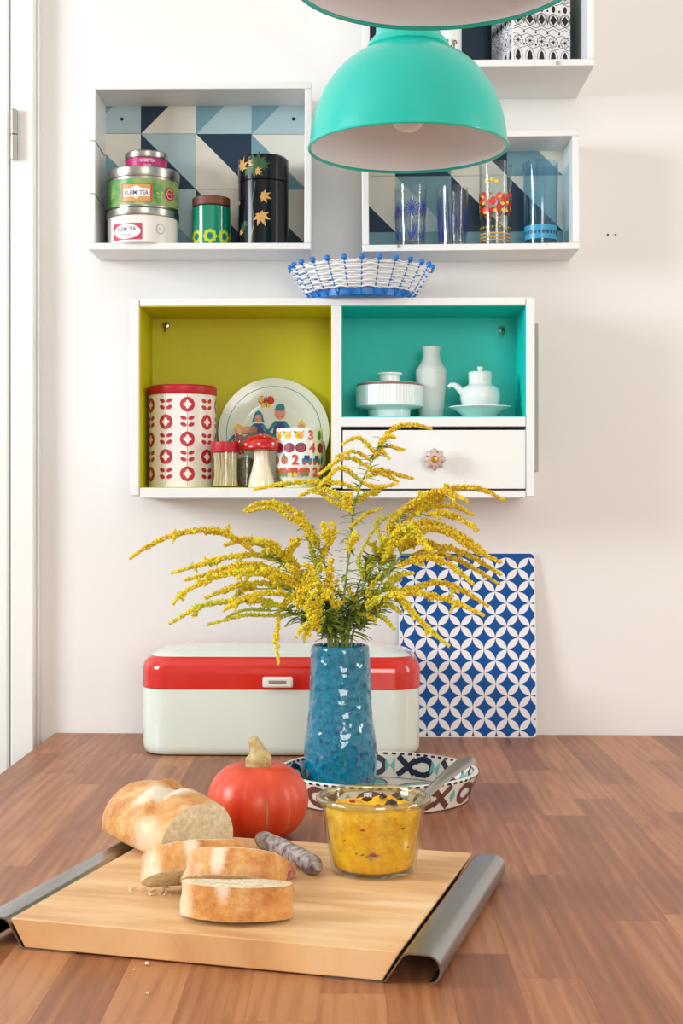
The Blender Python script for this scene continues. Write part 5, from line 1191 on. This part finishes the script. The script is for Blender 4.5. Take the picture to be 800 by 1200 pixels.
k = e_.new(.37); k.color = (*lin((236, 160, 4)), 1); k = e_.new(.52); k.color = (*lin((250, 190, 4)), 1); L(n1.outputs[0], r.inputs[0]); L(r.outputs[0], b.inputs['Base Color'])
bp = nd(nt, 'ShaderNodeBump'); bp.inputs['Strength'].default_value = .8; bp.inputs['Distance'].default_value = .002; L(n1.outputs[0], bp.inputs['Height']); L(bp.outputs[0], b.inputs['Normal'])
fill = thing('spread', 'lumpy yellow orange pumpkin spread inside the glass jar', 'food', (jc.x, jc.y, BTOP+.0048))
prf = [(0, 0), (rb-.0065, 0), (rb-.0032, .003)]; fh = .0525
for i in range(1, 9): k = i/8; prf.append((rb-.0032+(rt_-rb-.0005)*k, .003+(fh-.003)*k))
for i in range(1, 14): k = i/14; prf.append(((rt_-.0038)*(1-k), fh+.002+.004*sin(k*3)))
prf.append((0, fh+.004))
g = G(); g.lathe(prf, 72)
g.v = [(x*(1-(.05*max(0, noise.noise(Vector((x*60, y*60, z*50)))) if z > fh-.02 else 0)), y*(1-(.05*max(0, noise.noise(Vector((x*60, y*60, z*50)))) if z > fh-.02 else 0)), z+(.0055*noise.noise(Vector((x*75, y*75, 3)))+.0028*noise.noise(Vector((x*220, y*220, 3))) if z > fh-.006 else 0)) for x, y, z in g.v]
g.build('spread_mass', spm, fill, smooth=60)
rais = mat('raisin', (44, 26, 22), .4, bump=1, bscale=300); redbit = mat('red_bit', (170, 40, 16), .4)
def bit(p, r_, m_, fl=1):
    g = G(); g.v = [(r_*x*1.25*R.uniform(.65, 1.2), r_*fl*y*R.uniform(.6, 1.1), r_*z*.6*R.uniform(.7, 1.2)) for x, y, z in ico]; g.f = list(icof); g.m = [0]*20
    g.build('raisin' if m_ is rais else 'red_bit', m_, fill, smooth=80, loc=p)
for (u, dx, dy, r_, m_) in ((430, -.006, .012, .0046, rais), (458, .017, -.008, .0062, rais), (443, .004, -.022, .004, redbit), (414, -.020, .0, .0032, redbit), (471, .026, .015, .003, rais), (450, .010, .024, .0035, rais)):
    bit(Vector((dx, dy, fh+.0085)), r_, m_)
for (u, v, r_) in ((435, 1005, .0034), (424, 975, .002), (470, 975, .0018), (402, 990, .0014), (480, 1000, .0014)):
    sx = (u-437.5)/56; a = math.asin(sx); z = pt(u, v, jy-.05).z-fill.location.z; rr = rb-.0034+(rt_-rb)*z/fh
    bit(Vector((rr*sin(a), -rr*cos(a), z)), r_, redbit, .35)
# fork: handle end upper right, tines buried at the glass
hend = pt(552, 888, jy+.075); tip = Vector((jc.x-.010, jc.y-.0425, BTOP+.022)); neck = pt(443, 954, jy-.022); ed = (hend-tip)
t = thing('fork', 'steel fork standing in the jar of spread, handle to the right', 'fork', tip)
d = ed.normalized(); side = d.cross(Vector((-.45, -.75, .6))).normalized(); up = side.cross(d)
Lf = ed.length
def ribbon(g, pts, wds, ths, n=12):
    rings = []
    for i, p in enumerate(pts):
        a = pts[max(i-1, 0)]; b_ = pts[min(i+1, len(pts)-1)]; dd = (b_-a).normalized(); sd = side; uu = sd.cross(dd)
        rings.append([tuple(p+sd*wds[i]*cos(2*pi*k/n)+uu*ths[i]*sin(2*pi*k/n)) for k in range(n)])
    loft(g, rings)
N = 24; pts = []; wd = []; tk = []
for i in range(N+1):
    k = .30+.70*i/N; pts.append(d*Lf*k+up*(.006*sin((k-.3)*pi/.7)))
    q = (k-.3)/.7; wd.append((.0034+.0066*max(0, (q-.15)/.85)) if q < .93 else .0098*math.sqrt(max(.05, 1-((q-.93)/.075)**2))); tk.append(.0014)
g = G(); ribbon(g, pts, wd, tk); g.build('handle', M['steel'], t, smooth=50)
g = G(); pts = [d*Lf*(.30-.012*i)+up*(-.0015*sin(i/10*pi)) for i in range(11)]; wd = [.0030+.0085*min(1, i/6)**1.4 for i in range(11)]; ribbon(g, pts, wd, [.0011]*11); g.build('neck', M['steel'], t, smooth=50)
for j in range(4):
    o = side*(-.009+.006*j); g = G(); g.tube([o+d*Lf*.185+up*-.0005, o+d*Lf*.09+up*-.003, o*.98+d*Lf*.0+up*.002], [.0015, .0014, .0007], 8); g.build('tine', M['steel'], t)

# ---------------------------------------------------------------- crumbs on table and board
cm = mat('bread_crumbs', (232, 214, 176), .9)
spots = [(gd(172, 1131), .0022), (gd(173, 1165), .0015), (gd(157, 1137), .0010)]
def crumbshape(r_, p=None):
    vs = [(r_*x*R.uniform(.6, 1.3), r_*y*R.uniform(.6, 1.3), r_*(z+1)*.7*R.uniform(.8, 1.1)) for x, y, z in ico]; zz = min(v[2] for v in vs)
    return [(x+(p.x if p else 0), y+(p.y if p else 0), z-zz) for x, y, z in vs]
for i, (p, r_) in enumerate(spots):
    g = G(); g.v = crumbshape(r_); g.f = list(icof); g.m = [0]*20; o = g.build('bread_crumb', cm, smooth=0, loc=p)
    tag(o, ['largest bread crumb on the table in front of the board', 'lower bread crumb on the table near the bottom edge', 'tiny bread crumb left of the largest crumb on the table'][i], 'crumb', 'crumbs on the table')
g = G(); o0 = gd(200, 1046, BTOP)
for p, r_ in [(gd(R.uniform(150, 215), R.uniform(1040, 1050), BTOP), R.uniform(.0006, .0018)) for _ in range(40)]+[(gd(R.uniform(340, 375), R.uniform(1040, 1075), BTOP), R.uniform(.0005, .001)) for _ in range(8)]:
    g.add(crumbshape(r_, p-o0), icof)
o = g.build('bread_crumbs', cm, smooth=0, loc=o0+Vector((0, 0, .0001))); tag(o, 'fine bread crumbs scattered on the cutting board beside the slices', 'crumbs', kind='stuff')
